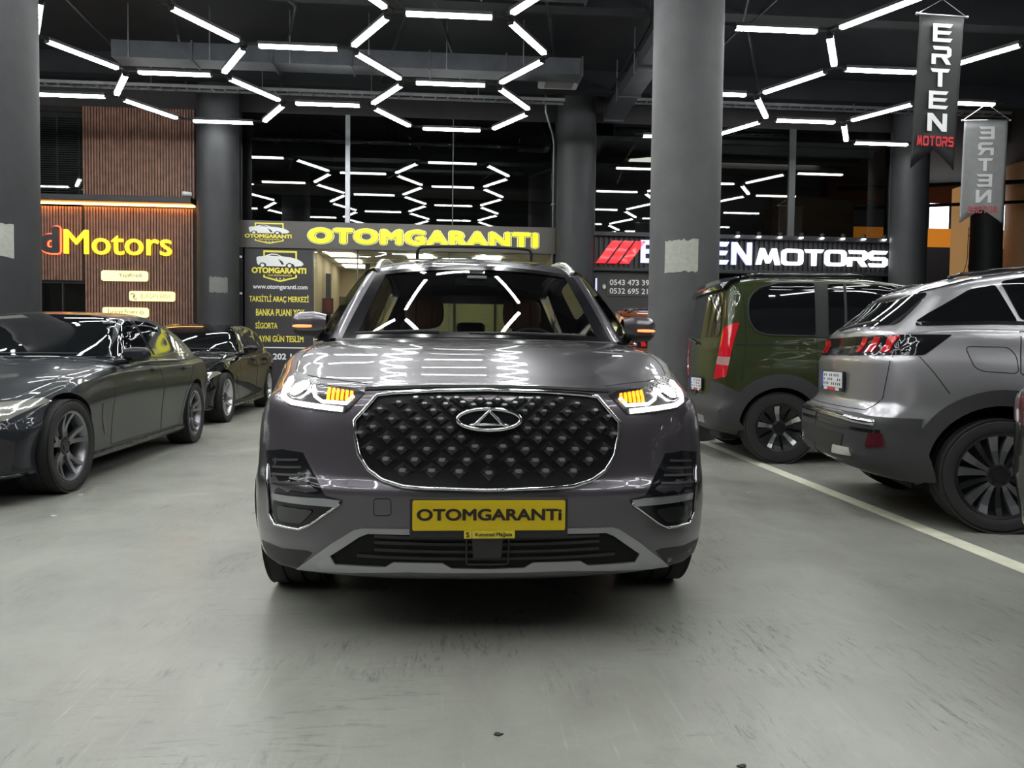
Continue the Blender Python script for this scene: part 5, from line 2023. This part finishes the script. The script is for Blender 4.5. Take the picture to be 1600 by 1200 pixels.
    K.split('bonnet', [(-.70, .72), (-.74, .1), (-.68, -.45), (-.4, -.66), (0, -.72), (.4, -.66), (.68, -.45), (.74, .1), (.70, .72)], 'T')
    K.strip('bonnet_gap', [(-.70, .80), (-.75, .1), (-.69, -.45), (-.4, -.68)], 'T', .006, seam_m, .001, .003)
    K.strip('bonnet_gap', [(.70, .80), (.75, .1), (.69, -.45), (.4, -.68)], 'T', .006, seam_m, .001, .003)
    wiper(K, 'wiper', [(.55, .93, .985), (.2, .82, .985), (-.1, .80, .98)])
    return K


pair5 = []
for i in range(5):
    b = 2 * PI * i / 5 + PI / 2
    pair5 += [(b - .10, .020, .017, -.13, alloy_grey), (b + .10, .020, .017, .13, alloy_grey)]
st_sedan = dict(rim=alloy_grey, spokes=pair5, hub=alloy_black, hubx=.55, rimx=.84)
thin10 = []
for i in range(10):
    b = 2 * PI * i / 10
    thin10 += [(b, .015, .013, .12 if i % 2 else -.12, alloy)]
st_wagon = dict(rim=alloy, spokes=thin10, hub=alloy_black, hubx=.6, rimx=.82)

paint_char = mat('charcoal_paint', (.022, .025, .031), .3, .15, coat=.5, spec=.1)
paint_black = mat('black_paint', (.005, .005, .006), .2, coat=.8, spec=.1)
sedan('sedan', 'dark grey coupe style sedan in front on the left with twin spoke grey wheels', (-3.62, 5.63, 0), math.radians(2.9), paint_char, st_sedan)
kw = sedan('estate_car', 'black estate car parked behind the dark grey sedan', (-4.16, 11.25, 0), math.radians(3.4), paint_black, st_wagon, wagon=True)
kw.root.scale = (1.0, 1.06, 1.07)


def frame_origin(wx, wy, lx, ly, th):
    t = math.radians(th)
    return (wx - (lx * math.cos(t) - ly * math.sin(t)), wy - (lx * math.sin(t) + ly * math.cos(t)), 0)


# ---------------------------------------------------------------- green van
paint_green = mat('olive_green_paint', (.030, .040, .012), .3, .2, coat=.9, spec=.2)
st_van = dict(rim=alloy_black, hub=alloy_black, hubx=.6, rimx=.82, spokes=[])
for i in range(5):
    b = 2 * PI * i / 5 + PI / 2 - .15
    st_van['spokes'] += [(b, .016, .030, .0, alloy), (b + .30, .012, .045, .10, alloy_black), (b - .30, .012, .045, -.10, alloy_black)]


def van():
    K = Car('van', 'olive green high roof van showing its tail beside the big column', 'car', frame_origin(3.1, 7.12, -.92, 2.785, 84.5), math.radians(84.5), paint_green)
    S = dict(yf=-.86, yr=3.44, r=.05, step=.045, it=3,
             top=[(-.86, .86), (-.5, 1.0), (.35, 1.15), (.55, 1.22), (1.1, 1.62), (1.5, 1.76), (2.1, 1.82), (3.1, 1.815), (3.44, 1.77)],
             bot=[(-.86, .27), (0, .24), (3.0, .25), (3.44, .30)],
             wid=[(-.86, .82), (-.4, .90), (.2, .925), (3.0, .925), (3.3, .90), (3.44, .88)],
             side=[(.93, 0), (.975, .04), (.985, .18), (1.0, .36), (.992, .50), (.978, .565), (.972, .585), (.935, .80), (.895, .965)],
             crown=[(.88, -.10), (.85, -.05), (.74, -.02), (.4, -.004), (0, 0)],
             front=lambda x, z: .3 * (abs(x) / .9) ** 3 + .1 * max(0, z - .6),
             rear=lambda x, z: .12 * max(0, z - 1.1) + (.05 if z > .62 else .05 * sstep((z - .5) / .12)) + .05 * (x / .9) ** 2 + .10 * (abs(x) / .9) ** 8)
    V1, F1 = shell(S)
    K.surf(V1, F1)
    K.make_body(V1, F1, [(0, .345, .39, .34, .93), (2.785, .345, .39, .34, .93)])
    for s, pr in ((-1, 'L'), (1, 'R')):
        q = K.panel('side_window', fillet([(2.47, 1.24, .03), (2.47, 1.735, .03), (2.80, 1.73), (3.0, 1.68), (3.085, 1.58), (3.09, 1.40), (3.03, 1.28), (2.92, 1.245)], .06), pr, tint_glass, .004, .012, .05)
        K.rail('window_seal', fillet([(2.46, 1.23, .03), (2.46, 1.745, .03), (2.80, 1.74), (3.01, 1.69), (3.095, 1.58), (3.10, 1.40), (3.04, 1.27), (2.92, 1.235)], .06), pr, .008, black_plastic, .001, True, q)
        K.panel('door_pillar', [(2.35, 1.22), (2.35, 1.745), (2.465, 1.75), (2.465, 1.22)], pr, black_plastic, .005, .012, .06)
        w2 = K.panel('side_window', fillet([(1.40, 1.22), (1.42, 1.72), (2.34, 1.735), (2.34, 1.24)], .04), pr, tint_glass, .004, .012, .06)
        K.strip('window_bar', [(2.18, 1.24), (2.18, 1.73)], pr, .025, black_plastic, .007, .008, parent=w2)
        K.panel('side_window', fillet([(.72, 1.2), (1.05, 1.52), (1.30, 1.70), (1.36, 1.22)], .04), pr, tint_glass, .004, .012, .06)
        d = [(1.42, .40), (1.42, 1.18), (2.44, 1.18), (2.44, .70), (2.36, .40)]
        dd = K.split('sliding_door', d, pr)
        K.strip('door_gap', [(1.42, .40), (1.42, 1.75), (2.455, 1.77), (2.455, .75), (2.38, .40)], pr, .007, seam_m, .0012, .003, True, dd)
        K.strip('door_track', [(2.46, 1.14), (3.22, 1.14)], pr, .014, seam_m, .0015, .003)
        d = [(.42, .40), (.45, 1.18), (1.38, 1.18), (1.38, .40)]
        dd = K.split('front_door', d, pr)
        K.strip('door_gap', d, pr, .007, seam_m, .0012, .003, True, dd)
        for yh in (1.50, 1.2):
            K.rail('door_handle', [(yh - .1, 1.08), (yh + .1, 1.08)], pr, .014, paint_green, .02, False)
        for y in (0, 2.785):
            outer = [(y + .50, .24)] + arc(y, .345, .525, -10, 190, 26) + [(y - .50, .24)]
            outer = [(y + .46, .27)] + arc(y, .345, .52, 0, 180, 26) + [(y - .46, .27)]
            inner = arc(y, .345, .392, -10, 190, 26)
            K.panel('arch_cladding', outer + inner[::-1], pr, grey_plastic, .010, .022, .05)
        K.panel('sill_cladding', [(.50, .26), (.50, .42), (2.30, .42), (2.30, .26)], pr, grey_plastic, .008, .016, .09)
        K.panel('bumper_side', [(3.22, .28), (3.22, .50), (3.14, .66), (3.40, .80), (3.44, .74), (3.44, .32)], pr, grey_plastic, .009, .018, .05)
        K.rail('roof_rail', [(1.5, 1.775), (1.62, 1.80), (2.3, 1.80), (3.0, 1.79), (3.12, 1.77)], pr, .020, black_gloss, .035)
        g = (lambda L: L) if s > 0 else mir
        cn = 'BL' if s < 0 else 'BR'
        tl = K.panel('tail_lamp', fillet([(1.655, 1.36), (1.80, 1.31), (1.845, 1.08), (1.93, .80), (1.74, .83), (1.70, 1.05)], .02), cn, red_lamp, .008, .016, .03)
        K.panel('lamp_clear', [(1.70, 1.02), (1.86, 1.03), (1.885, .95), (1.715, .94)], cn, mat('lamp_pale', (.45, .25, .24), .15, coat=1), .011, .006, .03, parent=tl)
        K.rail('seam_tail', [(3.16, .80), (3.12, 1.2), (3.14, 1.6), (3.2, 1.78)], pr, .003, seam_m, .0)
    tg = K.panel('tailgate_window', fillet([(-.70, 1.22), (.70, 1.22), (.66, 1.66), (-.66, 1.66)], .06), 'B', tint_glass, .006, .014, .05)
    K.panel('rear_spoiler', fillet([(-.72, 1.68), (.72, 1.68), (.72, 1.76), (-.72, 1.76)], .03), 'B', black_gloss, .05, .06, .06)
    K.strip('brake_light', [(-.2, 1.72), (.2, 1.72)], 'B', .02, red_lamp, .058, .006)
    K.panel('rear_bumper', [(-.88, .32), (.88, .32), (.88, .60), (-.88, .60)], 'B', grey_plastic, .008, .02, .06)
    K.panel('bumper_step', [(-.55, .36), (.55, .36), (.5, .43), (-.5, .43)], 'B', satin, .014, .02, .06)
    K.strip('tailgate_gap', [(-.78, .64), (.78, .64), (.74, 1.68), (-.74, 1.68)], 'B', .007, seam_m, .001, .003, True)
    p, n = K.hit(.0, .74, 'B')
    plate_on(K, p + n * .006, n, red=True, body='van')
    K.rail('wiper', [(.0, 1.16), (.3, 1.20), (.5, 1.22)], 'B', .012, black_plastic, .025)
    K.panel('windscreen', fillet([(-.74, 1.22), (.74, 1.22), (.66, 1.66), (-.66, 1.66)], .05), 'F', tint_glass, .004, .01, .06)
    for s in (-1, 1):
        K.panel('headlight', [(s * .5, .78), (s * .5, .92), (s * .84, .98), (s * .84, .84)], 'F', lens_m, .005, .01, .05)
        mirror_obj('door_mirror', K, s, (s * .93, .62, 1.2), (.2, .2, .13), black_gloss, black_plastic)
        for y in (0, 2.785):
            wheel(K, s * .80, y, .345, .215, .225, s, st_van)
    K.panel('grille', [(-.45, .7), (.45, .7), (.5, .88), (-.5, .88)], 'F', black_gloss, .005, .01, .06)
    MB().box(-.7, .7, -.4, 3.1, .22, .34).build('underbody', mat('arch_liner', (.008, .008, .008), .9), K.root)
    MB().rbox(-.25, .25, 3.0, 3.2, .15, .30, r=.04).build('exhaust_box', dark_metal, K.root)
    return K


van()

# ---------------------------------------------------------------- silver SUV and its kind


def suv(name, label, loc, rz, paint, style, roof_paint=None, cladding=grey_plastic, mirrors=True):
    K = Car(name, label, 'car', loc, rz, paint)
    WB = 2.675
    S = dict(yf=-.90, yr=3.50, r=.05, step=.04, it=3,
             top=[(-.90, .86), (-.6, .98), (.3, 1.06), (.9, 1.13), (1.5, 1.20), (2.5, 1.238), (3.0, 1.238), (3.3, 1.228), (3.50, 1.21)],
             bot=[(-.90, .28), (-.3, .22), (2.9, .24), (3.3, .28), (3.50, .36)],
             wid=[(-.90, .84), (-.5, .90), (0, .92), (1.3, .90), (2.2, .91), (2.7, .925), (3.1, .915), (3.3, .89), (3.50, .86)],
             side=[(.93, 0), (.985, .06), (.985, .18), (.962, .34), (.978, .50), (1.0, .66), (.985, .78), (.955, .88), (.94, .975)],
             crown=[(.925, -.06), (.885, -.03), (.75, -.010), (.4, 0), (0, 0)],
             front=lambda x, z: .05 * max(0, z - .6) + .25 * (abs(x) / .9) ** 2.4 + .25 * (abs(x) / .9) ** 8,
             rear=lambda x, z: .11 * sstep((z - .62) / .14) + .07 * sstep((z - 1.0) / .15) + .09 * (x / .92) ** 2 + .24 * (abs(x) / .92) ** 9)
    V1, F1 = shell(S)
    K.surf(V1, F1)
    S2 = dict(yf=.55, yr=3.34, r=.03, step=.05, it=3,
              top=[(.55, 1.14), (.9, 1.34), (1.3, 1.52), (1.75, 1.575), (2.3, 1.585), (2.75, 1.545), (2.95, 1.49), (3.1, 1.37), (3.34, 1.19)],
              bot=[(0, 1.05)], wid=[(0, .8)], side=[(1, 0)], crown=[(1, 0)],
              section=cabin_section(1.2, [(.55, .80), (1.5, .825), (2.5, .82), (3.0, .79), (3.34, .74)], .48, .07),
              front=lambda x, z: .25 * (x / .8) ** 2, rear=lambda x, z: .10 * (x / .8) ** 2, lf=.9, lr=.6)
    V2, F2 = shell(S2)
    K.surf(V2, F2)
    K.make_body(V1, F1, [(0, .345, .41, .34, .93), (WB, .345, .41, .34, .93)])
    me = new_mesh('roof', V2, F2, roof_paint or paint, True)
    recalc(me)
    link('roof', me, K.root)
    for s, pr in ((-1, 'L'), (1, 'R')):
        g = (lambda L: L) if s > 0 else mir
        K.panel('side_window', fillet([(1.0, 1.24), (1.35, 1.45), (1.62, 1.535), (1.80, 1.545), (1.85, 1.255)], .04), pr, tint_glass, .004, .01, .06)
        K.panel('side_window', fillet([(1.90, 1.255), (1.86, 1.545), (2.35, 1.55), (2.62, 1.50), (2.55, 1.26)], .03), pr, tint_glass, .004, .01, .06)
        K.panel('quarter_panel_black', fillet([(2.57, 1.25), (2.65, 1.48), (2.80, 1.45), (3.05, 1.30), (3.12, 1.25)], .02), pr, tint_glass, .003, .01, .05)
        K.strip('window_trim', [(.9, 1.20), (2.0, 1.23), (2.7, 1.245), (3.12, 1.235)], pr, .022, black_gloss, .006, .01)
        K.strip('roof_edge', [(1.3, 1.50), (1.8, 1.57), (2.3, 1.58), (2.7, 1.53), (3.0, 1.45)], pr, .016, chrome, .006, .008)
        # lamp band and claws round the corner
        cn = 'BL' if s < 0 else 'BR'
        lb = K.panel('lamp_band', fillet([(1.495, 1.168, .01), (1.60, 1.045, .02), (2.2, 1.04, .002), (2.2, 1.168, .002)], .01), cn, black_gloss, .005, .012, .03)
        for (ta, tb, ba, bb) in ((1.735, 1.80, 1.845, 1.785), (1.875, 1.935, 2.0, 1.915), (2.0, 2.055, 2.105, 2.055)):
            K.panel('lamp_claw', [(ta, 1.158), (tb, 1.158), (ba, 1.06), (bb, 1.06)], cn, red_lamp, .012, .01, .02, parent=lb)
        K.panel('lamp_lens', fillet([(1.61, 1.148), (1.725, 1.148), (1.765, 1.068), (1.66, 1.068)], .015), cn, mat('smoked_lens', (.03, .03, .033), .06, .3, coat=1), .010, .006, .03, parent=lb)
        fd = [(2.885, 1.10), (2.655, 1.098), (2.615, 1.05), (2.61, .96), (2.63, .945), (2.80, .955), (2.845, .98)]
        K.strip('fuel_flap', fillet(fd, .03), pr, .005, seam_m, .001, .003, True)
        K.strip('quarter_seam', [(3.13, 1.04), (3.06, .95), (2.97, .82)], pr, .005, seam_m, .001, .003)
        d = [(.62, .38), (.62, 1.10), (1.86, 1.18), (1.88, .38)]
        dd = K.split('door', d, pr)
        K.strip('door_gap', d, pr, .006, seam_m, .0012, .003, True, dd)
        d = [(1.90, .38), (1.88, 1.18), (2.58, 1.19), (2.60, .95), (2.42, .80), (2.26, .60), (2.2, .38)]
        dd = K.split('door', d, pr)
        K.strip('door_gap', d, pr, .006, seam_m, .0012, .003, True, dd)
        for yh in (1.72, 2.46):
            K.rail('door_handle', [(yh - .1, 1.02), (yh + .1, 1.03)], pr, .013, paint, .02)
        for y in (0, WB):
            outer = [(y + .44, .27)] + arc(y, .345, .505, 4, 176, 28) + [(y - .44, .27)]
            inner = arc(y, .345, .412, -12, 192, 28)
            K.panel('arch_cladding', outer + inner[::-1], pr, cladding, .010, .022, .045)
        K.panel('sill_cladding', [(.48, .24), (.48, .40), (2.20, .40), (2.20, .24)], pr, cladding, .010, .02, .09)
        K.panel('bumper_corner', [(3.02, .29), (3.10, .535), (3.21, .555), (3.30, .63), (3.40, .675), (3.50, .675), (3.50, .36), (3.2, .29)], pr, cladding, .010, .02, .04)
        K.panel('reflector', fillet([(1.745, .49), (1.86, .48), (1.84, .565), (1.765, .575)], .015), cn, mat('dark_red_lens', (.07, .008, .014), .15, coat=1), .018, .012, .03)
        K.panel('headlight', g([(.45, .74), (.45, .84), (.82, .90), (.84, .80)]), 'F', lens_m, .005, .01, .05)
        K.rail('roof_rail', [(1.35, 1.565), (1.5, 1.59), (2.2, 1.598), (2.75, 1.55), (2.85, 1.52)], pr, .013, black_gloss, .018)
        if mirrors:
            mirror_obj('door_mirror', K, s, (s * .91, .85, 1.12), (.2, .15, .13), black_gloss, black_plastic)
    K.panel('lamp_band_rear', [(-.30, 1.043), (.30, 1.043), (.30, 1.166), (-.30, 1.166)], 'B', black_gloss, .006, .012, .05)
    K.panel('rear_bumper', [(-.86, .37), (.86, .37), (.86, .665), (-.86, .665)], 'B', cladding, .008, .02, .05)
    K.rail('bumper_chrome', [(-.80, .63), (-.5, .645), (0, .65), (.5, .645), (.80, .63)], 'B', .022, chrome, .004)
    K.strip('bumper_line', [(-.82, .58), (0, .60), (.82, .58)], 'B', .02, black_gloss, .012, .008)
    K.panel('bumper_pocket', fillet([(-.52, .42), (.52, .42), (.56, .54), (-.56, .54)], .03), 'B', black_plastic, .012, .008, .06)
    for s in (-1, 1):
        K.panel('exhaust_trim', fillet([(s * .40, .40), (s * .68, .41), (s * .66, .46), (s * .42, .455)], .015), 'B', chrome, .02, .02, .04)
    K.strip('tailgate_gap', [(-.78, 1.04), (-.74, .78), (-.66, .70), (.66, .70), (.74, .78), (.78, 1.04)], 'B', .006, seam_m, .001, .003)
    K.panel('rear_window', fillet([(-.66, 1.235), (.66, 1.235), (.58, 1.44), (-.58, 1.44)], .04), 'B', tint_glass, .005, .01, .05)
    K.panel('windscreen', fillet([(-.70, 1.16), (.70, 1.16), (.56, 1.50), (-.56, 1.50)], .04), 'F', tint_glass, .004, .01, .06)
    K.panel('grille', fillet([(-.42, .56), (.42, .56), (.45, .80), (-.45, .80)], .04), 'F', black_gloss, .005, .01, .06)
    # roof spoiler
    sp = MB().grid(lambda u, v: Vector(((2 * u - 1) * (.63 - .05 * v), 2.76 + .30 * v - .10 * (2 * u - 1) ** 2, 1.556 - .095 * v - .045 * abs(2 * u - 1) ** 3)), 16, 6)
    k0 = len(sp.v)
    o = sp.build('roof_spoiler', roof_paint or paint, K.root, smooth=True)
    md = o.modifiers.new('thick', 'SOLIDIFY')
    md.thickness = .03
    md.offset = -1
    K.rail('wiper', [(.0, 1.205), (-.3, 1.225), (-.5, 1.24)], 'B', .010, black_plastic, .03)
    p, n = K.hit(0, .87, 'B')
    plate_on(K, p + n * .004, n, red=True, body='crossover')
    for s in (-1, 1):
        for y in (0, WB):
            wheel(K, s * .795, y, .340, .225, .25, s, style)
    MB().box(-.7, .7, -.4, 3.1, .22, .32).build('underbody', mat('arch_liner', (.008, .008, .008), .9), K.root)
    return K


paint_silver = mat('silver_grey_paint', (.44, .43, .455), .34, .75, coat=1)
st_suv = dict(rim=alloy_black, hub=alloy_black, hubx=.62, rimx=.86, spokes=[])
for i in range(5):
    b = 2 * PI * i / 5 + PI / 2
    st_suv['spokes'] += [(b - .17, .012, .032, -.05, alloy_grey), (b + .17, .012, .032, .05, alloy_grey), (b + PI / 5, .012, .020, 0, alloy_black)]
suv('crossover', 'silver grey crossover at the right with red claw tail lamps and black cladding', frame_origin(3.19, 4.24, -.92, 2.675, 78), math.radians(78), paint_silver, st_suv)
st_plain = dict(rim=alloy, spokes=[(2 * PI * i / 5, .03, .04, 0, alloy) for i in range(5)])
oc = suv('orange_car', 'copper orange car mostly hidden behind the big column', (3.08, 14.2, .0), math.radians(180), mat('copper_paint', (.30, .08, .02), .3, .6, coat=1), st_plain)
oc.root.scale = (1, 1, 1.09)
sedan('black_car', 'black car just showing its rear corner at the right edge', frame_origin(2.475, 3.20, .80, 3.90, 84), math.radians(84), paint_black, st_plain, lamp=mat('dark_red_lens', (.07, .008, .014), .15, coat=1))
